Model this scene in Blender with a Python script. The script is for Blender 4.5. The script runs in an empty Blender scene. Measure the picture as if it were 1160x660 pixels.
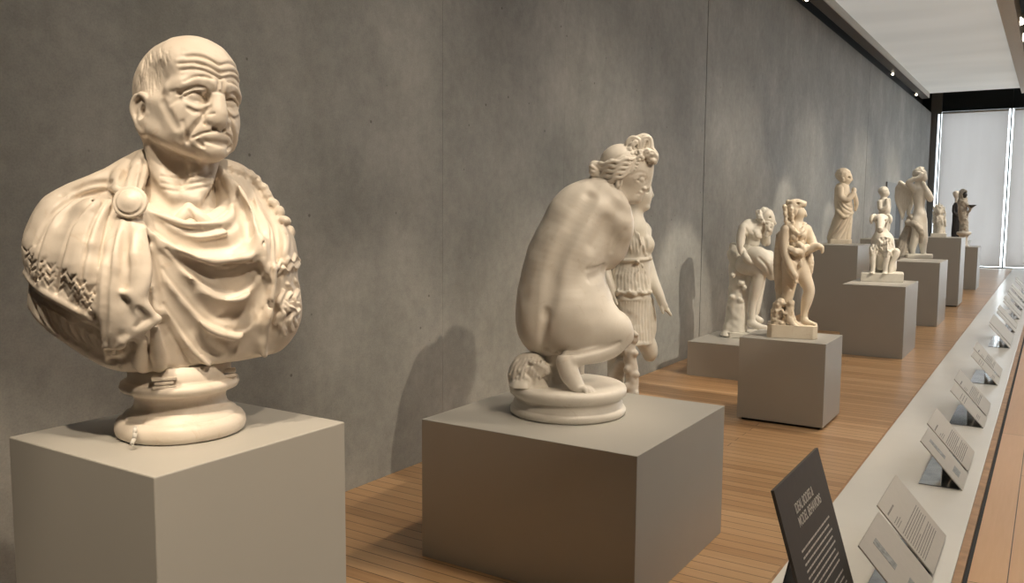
import bpy, math, random
import numpy as np
from mathutils import Vector

random.seed(7)
rng = np.random.default_rng(7)
SC = bpy.context.scene
COL = SC.collection

# ----------------------------------------------------------------- camera
FPX = 963.9                       # focal length in pixels of the 1160 px frame
YAW, PITCH, ROLL = -0.5652, -0.09453, 0.00718
CAM = np.array([3.324, 0.0, 1.6])


def cam_axes():
    fw = np.array([math.sin(YAW) * math.cos(PITCH), math.cos(YAW) * math.cos(PITCH), math.sin(PITCH)])
    r = np.cross(fw, [0, 0, 1.0])
    r /= np.linalg.norm(r)
    u = np.cross(r, fw)
    r2 = r * math.cos(ROLL) + u * math.sin(ROLL)
    u2 = -r * math.sin(ROLL) + u * math.cos(ROLL)
    return np.stack([r2, u2, -fw], 1)


RC = cam_axes()


def ray(px, py):
    return RC @ np.array([(px - 580) / FPX, (330 - py) / FPX, -1.0])


def at_z(px, py, z):
    d = ray(px, py)
    return CAM + d * ((z - CAM[2]) / d[2])


def at_x(px, py, x):
    d = ray(px, py)
    return CAM + d * ((x - CAM[0]) / d[0])


def at_y(px, py, y):
    d = ray(px, py)
    return CAM + d * ((y - CAM[1]) / d[1])


# ----------------------------------------------------------------- tagging
def tag(o, label=None, cat=None, group=None, kind=None):
    if label: o['label'] = label
    if cat: o['category'] = cat
    if group: o['group'] = group
    if kind: o['kind'] = kind
    return o


def empty(name, loc, rz=0.0):
    o = bpy.data.objects.new(name, None)
    o.empty_display_size = 0.1
    COL.objects.link(o)
    o.location = loc
    o.rotation_euler = (0, 0, rz)
    return o


def mesh_obj(name, verts, faces, mat, parent=None, smooth=False, loc=(0, 0, 0), rz=0.0):
    me = bpy.data.meshes.new(name)
    verts = np.asarray(verts, dtype=np.float32)
    if isinstance(faces, np.ndarray):
        n = len(faces)
        me.vertices.add(len(verts))
        me.vertices.foreach_set('co', verts.ravel())
        me.loops.add(n * 4)
        me.loops.foreach_set('vertex_index', faces.astype(np.int32).ravel())
        me.polygons.add(n)
        me.polygons.foreach_set('loop_start', np.arange(0, n * 4, 4, dtype=np.int32))
        me.update(calc_edges=True)
        me.validate()
    else:
        me.from_pydata([tuple(map(float, v)) for v in verts], [], faces)
        me.update()
    if smooth:
        me.polygons.foreach_set('use_smooth', np.ones(len(me.polygons), dtype=bool))
    if mat: me.materials.append(mat)
    o = bpy.data.objects.new(name, me)
    COL.objects.link(o)
    o.location = loc
    o.rotation_euler = (0, 0, rz)
    if parent: o.parent = parent
    return o


# ----------------------------------------------------------------- plain mesh building
class MB:
    def __init__(s):
        s.v = []; s.f = []

    def box(s, lo, hi):
        x0, y0, z0 = lo; x1, y1, z1 = hi
        b = len(s.v)
        s.v += [(x0, y0, z0), (x1, y0, z0), (x1, y1, z0), (x0, y1, z0), (x0, y0, z1), (x1, y0, z1), (x1, y1, z1), (x0, y1, z1)]
        s.f += [tuple(b + i for i in q) for q in ((0, 3, 2, 1), (4, 5, 6, 7), (0, 1, 5, 4), (1, 2, 6, 5), (2, 3, 7, 6), (3, 0, 4, 7))]
        return s

    def hexa(s, p):
        b = len(s.v)
        s.v += [tuple(q) for q in p]
        s.f += [tuple(b + i for i in q) for q in ((0, 3, 2, 1), (4, 5, 6, 7), (0, 1, 5, 4), (1, 2, 6, 5), (2, 3, 7, 6), (3, 0, 4, 7))]
        return s

    def lathe(s, prof, n=64, c=(0, 0, 0), sx=1.0, sy=1.0):
        b = len(s.v)
        for r, z in prof:
            for i in range(n):
                a = 2 * math.pi * i / n
                s.v.append((c[0] + r * sx * math.cos(a), c[1] + r * sy * math.sin(a), c[2] + z))
        m = len(prof)
        for j in range(m - 1):
            for i in range(n):
                i2 = (i + 1) % n
                s.f.append((b + j * n + i, b + j * n + i2, b + (j + 1) * n + i2, b + (j + 1) * n + i))
        s.f.append(tuple(b + i for i in reversed(range(n))))
        s.f.append(tuple(b + (m - 1) * n + i for i in range(n)))
        return s

    def tube(s, p0, p1, r, n=14, r1=None):
        p0 = Vector(p0); p1 = Vector(p1); r1 = r if r1 is None else r1
        d = (p1 - p0).normalized()
        u = d.orthogonal().normalized(); w = d.cross(u)
        b = len(s.v)
        for p, rr in ((p0, r), (p1, r1)):
            for i in range(n):
                a = 2 * math.pi * i / n
                s.v.append(tuple(p + u * (rr * math.cos(a)) + w * (rr * math.sin(a))))
        for i in range(n):
            i2 = (i + 1) % n
            s.f.append((b + i, b + i2, b + n + i2, b + n + i))
        s.f.append(tuple(b + i for i in reversed(range(n))))
        s.f.append(tuple(b + n + i for i in range(n)))
        return s

    def build(s, name, mat, parent=None, smooth=False, loc=(0, 0, 0), rz=0.0, bevel=0.0):
        o = mesh_obj(name, s.v, s.f, mat, parent, smooth, loc, rz)
        if bevel:
            m = o.modifiers.new('bevel', 'BEVEL'); m.width = bevel; m.segments = 2; m.limit_method = 'ANGLE'
        return o


# ----------------------------------------------------------------- materials
def new_mat(name):
    m = bpy.data.materials.new(name); m.use_nodes = True
    nt = m.node_tree
    return m, nt, nt.nodes['Principled BSDF']


def node(nt, t, **kw):
    n = nt.nodes.new(t)
    for k, v in kw.items():
        if k in n.inputs: n.inputs[k].default_value = v
        else: setattr(n, k, v)
    return n


def ramp(nt, src, stops):
    r = nt.nodes.new('ShaderNodeValToRGB')
    el = r.color_ramp.elements
    while len(el) < len(stops): el.new(0.5)
    for e, (p, c) in zip(el, stops):
        e.position = p; e.color = (*c, 1)
    nt.links.new(src, r.inputs['Fac'])
    return r


def simple_mat(name, col, rough=0.6, metal=0.0, noise=0.06, scale=40.0):
    m, nt, b = new_mat(name)
    tc = node(nt, 'ShaderNodeTexCoord')
    n = node(nt, 'ShaderNodeTexNoise', Scale=scale, Detail=4.0)
    nt.links.new(tc.outputs['Object'], n.inputs['Vector'])
    lo = tuple(c * (1 - noise) for c in col); hi = tuple(min(1, c * (1 + noise)) for c in col)
    r = ramp(nt, n.outputs['Fac'], [(0.3, lo), (0.7, hi)])
    nt.links.new(r.outputs['Color'], b.inputs['Base Color'])
    b.inputs['Roughness'].default_value = rough
    b.inputs['Metallic'].default_value = metal
    return m


def marble_mat(name, light, dark, stain, rough=0.42, scale=1.0, stain_amt=0.5):
    m, nt, b = new_mat(name)
    tc = node(nt, 'ShaderNodeTexCoord')
    n1 = node(nt, 'ShaderNodeTexNoise', Scale=7.0 * scale, Detail=6.0, Roughness=0.6)
    nt.links.new(tc.outputs['Object'], n1.inputs['Vector'])
    r1 = ramp(nt, n1.outputs['Fac'], [(0.3, dark), (0.62, light)])
    n2 = node(nt, 'ShaderNodeTexNoise', Scale=22.0 * scale, Detail=8.0, Roughness=0.7, Distortion=1.2)
    nt.links.new(tc.outputs['Object'], n2.inputs['Vector'])
    r2 = ramp(nt, n2.outputs['Fac'], [(0.56, (0, 0, 0)), (0.76, (stain_amt,) * 3)])
    mix = node(nt, 'ShaderNodeMixRGB', Color2=(*stain, 1))
    nt.links.new(r2.outputs['Color'], mix.inputs['Fac'])
    nt.links.new(r1.outputs['Color'], mix.inputs['Color1'])
    # darker brown tone in the carved hollows, driven by pointiness
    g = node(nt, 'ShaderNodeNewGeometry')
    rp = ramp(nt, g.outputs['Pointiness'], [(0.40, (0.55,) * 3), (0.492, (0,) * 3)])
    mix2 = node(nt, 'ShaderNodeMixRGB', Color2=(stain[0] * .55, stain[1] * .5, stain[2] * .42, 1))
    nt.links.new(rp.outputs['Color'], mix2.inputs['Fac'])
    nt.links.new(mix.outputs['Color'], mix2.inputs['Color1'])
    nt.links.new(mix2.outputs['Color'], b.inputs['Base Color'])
    b.inputs['Roughness'].default_value = rough
    n3 = node(nt, 'ShaderNodeTexNoise', Scale=160.0 * scale, Detail=3.0)
    nt.links.new(tc.outputs['Object'], n3.inputs['Vector'])
    bp = node(nt, 'ShaderNodeBump', Strength=0.08, Distance=0.002)
    nt.links.new(n3.outputs['Fac'], bp.inputs['Height'])
    nt.links.new(bp.outputs['Normal'], b.inputs['Normal'])
    return m


# ----------------------------------------------------------------- sculpting: distance fields -> surface nets
def surface_nets(f, lo, vox):
    s = f < 0
    nx, ny, nz = f.shape
    c = np.zeros((nx - 1, ny - 1, nz - 1), np.int8)
    for i in (0, 1):
        for j in (0, 1):
            for k in (0, 1):
                c += s[i:nx - 1 + i, j:ny - 1 + j, k:nz - 1 + k]
    act = (c > 0) & (c < 8)
    ids = np.full(c.shape, -1, np.int32)
    co = np.argwhere(act)
    ids[act] = np.arange(len(co))
    acc = np.zeros((len(co), 3), np.float32); cnt = np.zeros(len(co), np.float32)
    corners = [(i, j, k) for i in (0, 1) for j in (0, 1) for k in (0, 1)]
    for a in corners:
        for ax in range(3):
            if a[ax]: continue
            b = list(a); b[ax] = 1
            fa = f[co[:, 0] + a[0], co[:, 1] + a[1], co[:, 2] + a[2]]
            fb = f[co[:, 0] + b[0], co[:, 1] + b[1], co[:, 2] + b[2]]
            m = (fa < 0) != (fb < 0)
            t = np.where(m, fa / np.where(m, fa - fb, 1), 0)
            p = np.tile(np.array(a, np.float32), (len(co), 1)); p[:, ax] += t
            acc += p * m[:, None]; cnt += m
    v = (co + acc / np.maximum(cnt, 1)[:, None]) * vox + lo
    quads = []
    for ax in range(3):
        u, w = (ax + 1) % 3, (ax + 2) % 3
        sl = [slice(1, -1)] * 3; sl[ax] = slice(0, f.shape[ax] - 1)
        sl2 = list(sl); sl2[ax] = slice(1, f.shape[ax])
        m = s[tuple(sl)] != s[tuple(sl2)]
        p = np.argwhere(m)
        off = np.ones(3, int); off[ax] = 0
        p = p + off
        du = np.zeros(3, int); du[u] = 1
        dw = np.zeros(3, int); dw[w] = 1
        q = [p, p - du, p - du - dw, p - dw]
        q = np.stack([ids[x[:, 0], x[:, 1], x[:, 2]] for x in q], 1)
        inside = s[p[:, 0], p[:, 1], p[:, 2]]
        q[~inside] = q[~inside][:, ::-1]
        quads.append(q)
    q = np.concatenate(quads)
    q = q[(q >= 0).all(1)]
    return v, q


def euler(roll=0, yaw=0, pitch=0):
    """roll turns in the picture plane (about depth, clockwise +), yaw about up, pitch about right."""
    r, y, p = (math.radians(a) for a in (roll, yaw, pitch))
    Ry = np.array([[math.cos(r), 0, math.sin(r)], [0, 1, 0], [-math.sin(r), 0, math.cos(r)]])
    Rz = np.array([[math.cos(y), -math.sin(y), 0], [math.sin(y), math.cos(y), 0], [0, 0, 1]])
    Rx = np.array([[1, 0, 0], [0, math.cos(p), -math.sin(p)], [0, math.sin(p), math.cos(p)]])
    return Ry @ Rz @ Rx


def catmull(P, n):
    P = np.asarray(P, float)
    if len(P) < 3 or n <= 1: return P
    Q = np.vstack([2 * P[0] - P[1], P, 2 * P[-1] - P[-2]])
    out = []
    for i in range(1, len(Q) - 2):
        p0, p1, p2, p3 = Q[i - 1], Q[i], Q[i + 1], Q[i + 2]
        for t in np.linspace(0, 1, n, endpoint=False):
            out.append(0.5 * (2 * p1 + (p2 - p0) * t + (2 * p0 - 5 * p1 + 4 * p2 - p3) * t * t + (3 * p1 - p0 - 3 * p2 + p3) * t ** 3))
    out.append(Q[-2])
    return np.array(out)


class Fig:
    """A statue's own frame: x to the right, y away, z up as seen by a visitor, origin on its base.
    Sizes are given in units of u metres; P() places a point from its sketch position and depth."""
    def __init__(s, base):
        s.B = np.array(base, float)
        d = s.B - CAM; d[2] = 0
        s.D0 = np.linalg.norm(d); s.Dh = d / s.D0
        s.Rh = np.array([s.Dh[1], -s.Dh[0], 0])
        s.rz = math.atan2(s.Rh[1], s.Rh[0])
        fw = -RC[:, 2]
        s.u = s.D0 * float(np.dot(s.Dh, fw / np.linalg.norm(fw))) / FPX

    def P(s, px, py, w=0.0):
        d = ray(px, py)
        t = (s.D0 + w * s.u) / float(np.dot(d, s.Dh))
        p = CAM + d * t - s.B
        return np.array([np.dot(p, s.Rh), np.dot(p, s.Dh), p[2]])

    def root(s, name, label, cat, group=None):
        return tag(empty(name, s.B, s.rz), label, cat, group)


class Clay:
    def __init__(s, fig, bx, by, bw, vox):
        s.fig = fig; s.u = fig.u; s.vox = vox * fig.u
        pts = np.array([fig.P(x, y, w) for x in bx for y in by for w in bw])
        s.lo = pts.min(0) - 2 * s.vox; hi = pts.max(0) + 2 * s.vox
        n = np.ceil((hi - s.lo) / s.vox).astype(int) + 1
        s.f = np.full(n, 1.0, np.float32)
        s.ax = [(s.lo[i] + np.arange(n[i]) * s.vox).astype(np.float32) for i in range(3)]
        s.k = 6

    def _box(s, lo, hi):
        i0 = np.clip(np.floor((lo - s.lo) / s.vox).astype(int), 0, np.array(s.f.shape))
        i1 = np.clip(np.ceil((hi - s.lo) / s.vox).astype(int) + 1, 0, np.array(s.f.shape))
        if (i1 <= i0).any(): return None, None
        sl = tuple(slice(a, b) for a, b in zip(i0, i1))
        return sl, (s.ax[0][sl[0]][:, None, None], s.ax[1][sl[1]][None, :, None], s.ax[2][sl[2]][None, None, :])

    def _mix(s, sl, d, k, op):
        k = max(k * s.u, 1e-6)
        a = s.f[sl]
        if op == 'add':
            h = np.clip(0.5 + 0.5 * (d - a) / k, 0, 1)
            s.f[sl] = d + (a - d) * h - k * h * (1 - h)
        else:
            b = -d if op == 'cut' else d      # 'cut' removes d, 'keep' intersects
            h = np.clip(0.5 - 0.5 * (b - a) / k, 0, 1)
            s.f[sl] = b + (a - b) * h + k * h * (1 - h)

    # ellipsoid; c in local metres, r in units
    def ell(s, c, r, k=None, rot=(0, 0, 0), op='add', M=None):
        k = s.k if k is None else k
        c = np.asarray(c); r = np.asarray(r, float) * s.u
        ext = r.max() + (k + 2) * s.u + 2 * s.vox
        sl, g = s._box(c - ext, c + ext)
        if sl is None: return
        M = euler(*rot) if M is None else M
        q = [g[0] - c[0], g[1] - c[1], g[2] - c[2]]
        k0 = 0; k1 = 0
        for i in range(3):
            e = q[0] * M[0, i] + q[1] * M[1, i] + q[2] * M[2, i]
            k0 = k0 + (e / r[i]) ** 2; k1 = k1 + (e / r[i] ** 2) ** 2
        k0 = np.sqrt(k0); k1 = np.sqrt(k1) + 1e-9
        s._mix(sl, (k0 * (k0 - 1) / k1).astype(np.float32), k, op)

    # rounded tube through points; radii in units, n spline steps; flat=(axis vec, factor) squashes its section
    def tube(s, pts, rad, k=None, n=6, op='add', flat=None):
        k = s.k if k is None else k
        pts = np.asarray(pts, float)
        rad = np.full(len(pts), rad) if np.isscalar(rad) else np.asarray(rad, float)
        A = catmull(np.hstack([pts, rad[:, None] * s.u]), n)
        A[:, 3] = np.maximum(A[:, 3], 0.05 * s.u)
        ext = A[:, 3].max() * (1.0 if flat is None else max(1, flat[1])) + (k + 2) * s.u + 2 * s.vox
        sl, g = s._box(A[:, :3].min(0) - ext, A[:, :3].max(0) + ext)
        if sl is None: return
        shape = s.f[sl].shape
        d = np.full(shape, 1.0, np.float32)
        i00 = [x.start for x in sl]
        for a, b in zip(A[:-1], A[1:]):
            lo = np.minimum(a[:3], b[:3]) - ext; hi = np.maximum(a[:3], b[:3]) + ext
            s2, g2 = s._box(lo, hi)
            if s2 is None: continue
            s3 = tuple(slice(x.start - o, x.stop - o) for x, o in zip(s2, i00))
            ab = b[:3] - a[:3]
            q = [g2[i] - a[i] for i in range(3)]
            L = float(ab @ ab) + 1e-12
            t = np.clip((q[0] * ab[0] + q[1] * ab[1] + q[2] * ab[2]) / L, 0, 1)
            e = [q[i] - t * ab[i] for i in range(3)]
            d2 = e[0] ** 2 + e[1] ** 2 + e[2] ** 2
            if flat is not None:
                nn, fac = flat
                pr = e[0] * nn[0] + e[1] * nn[1] + e[2] * nn[2]
                d2 = d2 + pr * pr * (1 / fac ** 2 - 1)
            dd = np.sqrt(d2) - (a[3] + t * (b[3] - a[3]))
            d[s3] = np.minimum(d[s3], dd)
        s._mix(sl, d, k, op)

    def box(s, c, h, k=None, rnd=1.0, rot=(0, 0, 0), op='add'):
        k = s.k if k is None else k
        c = np.asarray(c); h = np.asarray(h, float) * s.u; rn = rnd * s.u
        ext = np.linalg.norm(h) + (k + 2) * s.u + 2 * s.vox
        sl, g = s._box(c - ext, c + ext)
        if sl is None: return
        M = euler(*rot)
        q = [g[0] - c[0], g[1] - c[1], g[2] - c[2]]
        o2 = 0; mx = None
        for i in range(3):
            e = np.abs(q[0] * M[0, i] + q[1] * M[1, i] + q[2] * M[2, i]) - (h[i] - rn)
            o2 = o2 + np.maximum(e, 0) ** 2
            mx = e if mx is None else np.maximum(mx, e)
        s._mix(sl, (np.sqrt(o2) + np.minimum(mx, 0) - rn).astype(np.float32), k, op)

    def clip_z(s, z):          # flat cut: nothing below local height z
        s.f = np.maximum(s.f, (z - s.ax[2])[None, None, :]).astype(np.float32)

    # sketch-position versions
    def e(s, x, y, w, r, k=None, rot=(0, 0, 0), op='add'):
        s.ell(s.fig.P(x, y, w), r, k, rot, op)

    def t(s, pts, k=None, n=6, op='add', flat=None):   # pts: (x, y, w, r)
        s.tube([s.fig.P(*p[:3]) for p in pts], [p[3] for p in pts], k, n, op, flat)

    def val(s, p):
        i = (p - s.lo) / s.vox
        j = np.clip(np.floor(i).astype(int), 0, np.array(s.f.shape) - 2)
        a = np.clip(i - j, 0, 1)
        r = 0.0
        for dx in (0, 1):
            for dy in (0, 1):
                for dz in (0, 1):
                    r += s.f[j[0] + dx, j[1] + dy, j[2] + dz] * (a[0] if dx else 1 - a[0]) * (a[1] if dy else 1 - a[1]) * (a[2] if dz else 1 - a[2])
        return r

    def depth(s, x, y, w0=-170, w1=90):
        prev = None
        for w in np.arange(w0, w1, 0.7 * s.vox / s.u):
            p = s.fig.P(x, y, w)
            if ((p < s.lo) | (p > s.lo + (np.array(s.f.shape) - 1) * s.vox)).any(): continue
            v = s.val(p)
            if v < 0:
                if prev is not None and prev[1] < 0.5: return prev[0] + (w - prev[0]) * prev[1] / (prev[1] - v)
                return w
            prev = (w, v)
        return None

    # tube laid on the visible surface: pts (x, y, r[, lift]); lift>0 stands proud
    def on(s, pts, k=3, n=5, op='add', flat=None, sub=4, snap=None):
        A = catmull(np.array([(p[0], p[1], p[2], p[3] if len(p) > 3 else 0.0) for p in pts], float), sub)
        W = [s.depth(a[0], a[1]) for a in A]
        good = [i for i, w in enumerate(W) if w is not None]
        if len(good) < 2: return
        W = np.interp(np.arange(len(A)), good, [W[i] for i in good])
        if snap: W = np.convolve(np.pad(W, snap, mode='edge'), np.ones(2 * snap + 1) / (2 * snap + 1), 'valid')
        s.t([(a[0], a[1], w - a[3], a[2]) for a, w in zip(A, W)], k, 1, op, flat)

    def dot(s, x, y, r, lift=0, k=2, op='add'):
        w = s.depth(x, y)
        if w is None: return
        s.e(x, y, w - lift, (r, r, r) if np.isscalar(r) else r, k, (0, 0, 0), op)

    def roughen(s, amp, cell, seed=0):
        """gentle uneven carving: smooth random field added to the distance field"""
        rg = np.random.default_rng(seed)
        n = [max(4, int(math.ceil(x * s.vox / (cell * s.u))) + 4) for x in s.f.shape]
        g = rg.normal(size=n).astype(np.float32)
        for ax in range(3):
            m = s.f.shape[ax]
            x = np.arange(m) * s.vox / (cell * s.u) + 1
            i = np.floor(x).astype(int); t = x - i; t = t * t * (3 - 2 * t)
            a = np.take(g, i, ax); b = np.take(g, i + 1, ax)
            sh = [1, 1, 1]; sh[ax] = m
            t = t.reshape(sh).astype(np.float32)
            g = a + (b - a) * t
        s.f += g * amp * s.u

    def mesh(s, name, mat, parent, smooth_it=1):
        v, q = surface_nets(s.f, s.lo, s.vox)
        for _ in range(smooth_it):
            acc = np.zeros_like(v); cnt = np.zeros(len(v))
            for a, b in ((0, 1), (1, 2), (2, 3), (3, 0)):
                np.add.at(acc, q[:, a], v[q[:, b]]); np.add.at(cnt, q[:, a], 1)
            v = v * 0.5 + 0.5 * acc / np.maximum(cnt, 1)[:, None]
        return mesh_obj(name, v, q, mat, parent, True)
# ================================================================= setting
M = {}
M['marble_warm'] = marble_mat('warm marble', (0.79, 0.715, 0.625), (0.72, 0.635, 0.535), (0.58, 0.43, 0.28), stain_amt=0.5)
M['marble'] = marble_mat('pale marble', (0.76, 0.72, 0.655), (0.67, 0.625, 0.56), (0.50, 0.42, 0.32), stain_amt=0.5, scale=0.6)
M['marble_white'] = marble_mat('white marble', (0.80, 0.77, 0.70), (0.72, 0.69, 0.61), (0.52, 0.46, 0.36), stain_amt=0.35)
M['marble_gold'] = marble_mat('golden marble', (0.80, 0.715, 0.585), (0.71, 0.60, 0.46), (0.52, 0.38, 0.25), stain_amt=0.4, scale=0.5)
M['marble_grey'] = marble_mat('greyed marble', (0.50, 0.46, 0.40), (0.36, 0.33, 0.28), (0.24, 0.2, 0.16), stain_amt=0.6)
M['black_stone'] = simple_mat('black stone', (0.03, 0.03, 0.032), 0.35, noise=0.4, scale=30)
M['plinth_paint'] = simple_mat('grey plinth paint', (0.45, 0.435, 0.40), 0.42, noise=0.015, scale=4)
M['shadow_gap'] = simple_mat('plinth recess', (0.03, 0.03, 0.03), 0.8)
M['strip'] = simple_mat('white shelf', (0.80, 0.78, 0.73), 0.22, noise=0.02, scale=3)
M['card'] = simple_mat('label card', (0.60, 0.565, 0.505), 0.6, noise=0.02)
M['card_ink'] = simple_mat('grey print', (0.25, 0.24, 0.22), 0.7)
M['card_pic'] = simple_mat('printed picture', (0.36, 0.37, 0.36), 0.6, noise=0.3, scale=60)
M['sign'] = simple_mat('charcoal sign board', (0.105, 0.099, 0.093), 0.6, noise=0.05)
M['sign_edge'] = simple_mat('sign edge', (0.02, 0.02, 0.02), 0.5)
M['white_ink'] = simple_mat('white lettering', (0.75, 0.73, 0.68), 0.6)
M['black'] = simple_mat('black metal', (0.012, 0.012, 0.012), 0.5)
M['beam'] = simple_mat('shaded beam', (0.055, 0.045, 0.035), 0.5)  # beam underside, its shade put into the colour
M['beam_side'] = simple_mat('pale beam side', (0.52, 0.51, 0.47), 0.6)
M['column'] = simple_mat('grey steel column', (0.20, 0.22, 0.23), 0.5)
M['transom'] = simple_mat('dark steel transom', (0.02, 0.03, 0.032), 0.35)
M['lamp_body'] = simple_mat('pale lamp body', (0.6, 0.58, 0.54), 0.4)
M['wood_edge'] = simple_mat('oak edging', (0.42, 0.25, 0.13), 0.45, noise=0.2, scale=15)


def steel_mirror():
    m, nt, b = new_mat('mirror acrylic')
    n = node(nt, 'ShaderNodeTexNoise', Scale=9.0, Detail=2.0)
    tc = node(nt, 'ShaderNodeTexCoord')
    nt.links.new(tc.outputs['Object'], n.inputs['Vector'])
    r = ramp(nt, n.outputs['Fac'], [(0.35, (0.30, 0.32, 0.33)), (0.65, (0.46, 0.48, 0.49))])
    nt.links.new(r.outputs['Color'], b.inputs['Base Color'])
    b.inputs['Metallic'].default_value = 0.9
    b.inputs['Roughness'].default_value = 0.09
    return m


M['mirror'] = steel_mirror()


def concrete():
    m, nt, b = new_mat('board cast concrete')
    tc = node(nt, 'ShaderNodeTexCoord')
    n1 = node(nt, 'ShaderNodeTexNoise', Scale=1.1, Detail=9.0, Roughness=0.62)
    n2 = node(nt, 'ShaderNodeTexNoise', Scale=11.0, Detail=8.0, Roughness=0.75)
    mp = node(nt, 'ShaderNodeMapping'); mp.inputs['Scale'].default_value = (1, 1.2, 0.10)
    n3 = node(nt, 'ShaderNodeTexNoise', Scale=1.6, Detail=5.0, Roughness=0.6)
    n4 = node(nt, 'ShaderNodeTexNoise', Scale=120.0, Detail=3.0)
    for n in (n1, n2, n4): nt.links.new(tc.outputs['Object'], n.inputs['Vector'])
    nt.links.new(tc.outputs['Object'], mp.inputs['Vector']); nt.links.new(mp.outputs['Vector'], n3.inputs['Vector'])
    r1 = ramp(nt, n1.outputs['Fac'], [(0.32, (0.29, 0.297, 0.284)), (0.5, (0.352, 0.36, 0.347)), (0.68, (0.45, 0.455, 0.44))])
    r2 = ramp(nt, n2.outputs['Fac'], [(0.3, (0.84, 0.84, 0.84)), (0.7, (1.12, 1.12, 1.12))])
    r3 = ramp(nt, n3.outputs['Fac'], [(0.3, (0.93, 0.935, 0.94)), (0.65, (1.04, 1.04, 1.035))])
    r4 = ramp(nt, n4.outputs['Fac'], [(0.25, (0.86, 0.86, 0.86)), (0.6, (1.0, 1.0, 1.0))])
    last = r1.outputs['Color']
    for r in (r2, r3, r4):
        mx = node(nt, 'ShaderNodeMixRGB', blend_type='MULTIPLY', Fac=1.0)
        nt.links.new(last, mx.inputs['Color1']); nt.links.new(r.outputs['Color'], mx.inputs['Color2'])
        last = mx.outputs['Color']
    # small blow holes
    vo = node(nt, 'ShaderNodeTexVoronoi', Scale=5.5)
    nt.links.new(tc.outputs['Object'], vo.inputs['Vector'])
    rv = ramp(nt, vo.outputs['Distance'], [(0.035, (0.35, 0.34, 0.32)), (0.06, (1, 1, 1))])
    mx = node(nt, 'ShaderNodeMixRGB', blend_type='MULTIPLY', Fac=0.8)
    nt.links.new(last, mx.inputs['Color1']); nt.links.new(rv.outputs['Color'], mx.inputs['Color2'])
    nt.links.new(mx.outputs['Color'], b.inputs['Base Color'])
    b.inputs['Roughness'].default_value = 0.62
    bp = node(nt, 'ShaderNodeBump', Strength=0.15, Distance=0.004)
    nt.links.new(n2.outputs['Fac'], bp.inputs['Height']); nt.links.new(bp.outputs['Normal'], b.inputs['Normal'])
    return m


def planks(name, board=0.083, length=2.4, cols=((0.36, 0.20, 0.092), (0.50, 0.30, 0.15), (0.60, 0.39, 0.215)), rough=0.33, rot=0.0):
    """boards run along world X (across the hall)"""
    m, nt, b = new_mat(name)
    tc = node(nt, 'ShaderNodeTexCoord')
    mp = node(nt, 'ShaderNodeMapping'); mp.inputs['Rotation'].default_value = (0, 0, rot)
    nt.links.new(tc.outputs['Object'], mp.inputs['Vector'])
    br = node(nt, 'ShaderNodeTexBrick')
    br.offset = 0.37
    for k_, v_ in (('Scale', 1.0), ('Mortar Size', 0.0022), ('Mortar Smooth', 0.1), ('Bias', 0.0), ('Brick Width', length), ('Row Height', board)):
        br.inputs[k_].default_value = v_
    br.inputs['Color1'].default_value = (0, 0, 0, 1); br.inputs['Color2'].default_value = (1, 1, 1, 1)
    br.inputs['Mortar'].default_value = (0.5, 0.5, 0.5, 1)
    nt.links.new(mp.outputs['Vector'], br.inputs['Vector'])
    mp2 = node(nt, 'ShaderNodeMapping'); mp2.inputs['Scale'].default_value = (0.9, 14, 1)
    nt.links.new(mp.outputs['Vector'], mp2.inputs['Vector'])
    gr = node(nt, 'ShaderNodeTexNoise', Scale=3.0, Detail=7.0, Roughness=0.65, Distortion=0.6)
    nt.links.new(mp2.outputs['Vector'], gr.inputs['Vector'])
    add = node(nt, 'ShaderNodeMath', operation='MULTIPLY_ADD'); add.inputs[1].default_value = 0.45
    nt.links.new(br.outputs['Color'], add.inputs[0])
    sc = node(nt, 'ShaderNodeMath', operation='MULTIPLY'); sc.inputs[1].default_value = 0.6
    nt.links.new(gr.outputs['Fac'], sc.inputs[0]); nt.links.new(sc.outputs[0], add.inputs[2])
    r = ramp(nt, add.outputs[0], [(0.2, cols[0]), (0.5, cols[1]), (0.85, cols[2])])
    mx = node(nt, 'ShaderNodeMixRGB', Color2=(0.04, 0.02, 0.01, 1))
    nt.links.new(br.outputs['Fac'], mx.inputs['Fac']); nt.links.new(r.outputs['Color'], mx.inputs['Color1'])
    nt.links.new(mx.outputs['Color'], b.inputs['Base Color'])
    b.inputs['Roughness'].default_value = rough
    return m


M['concrete'] = concrete()
M['floor'] = planks('oak strip floor')
M['floor_front'] = planks('oak walkway floor', board=0.36, length=3.0, cols=((0.58, 0.33, 0.17), (0.64, 0.385, 0.20), (0.70, 0.44, 0.25)), rot=math.radians(90))
M['dark_wall'] = simple_mat('far hall wall', (0.10, 0.098, 0.092), 0.8, noise=0.02, scale=2)  # unseen hall walls, darkened to cut bounced light on front faces


def vellum():
    m, nt, b = new_mat('glowing fabric ceiling')
    tc = node(nt, 'ShaderNodeTexCoord')
    mp = node(nt, 'ShaderNodeMapping'); mp.inputs['Scale'].default_value = (0.35, 1.0, 1)
    nt.links.new(tc.outputs['Object'], mp.inputs['Vector'])
    n = node(nt, 'ShaderNodeTexNoise', Scale=0.55, Detail=2.0)
    nt.links.new(mp.outputs['Vector'], n.inputs['Vector'])
    r = ramp(nt, n.outputs['Fac'], [(0.3, (0.62, 0.65, 0.64)), (0.7, (0.74, 0.77, 0.76))])
    nt.links.new(r.outputs['Color'], b.inputs['Base Color'])
    nt.links.new(r.outputs['Color'], b.inputs['Emission Color'])
    b.inputs['Emission Strength'].default_value = VELLUM_GLOW
    b.inputs['Roughness'].default_value = 0.9
    return m


VELLUM_GLOW = 0.26
M['vellum'] = vellum()


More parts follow.
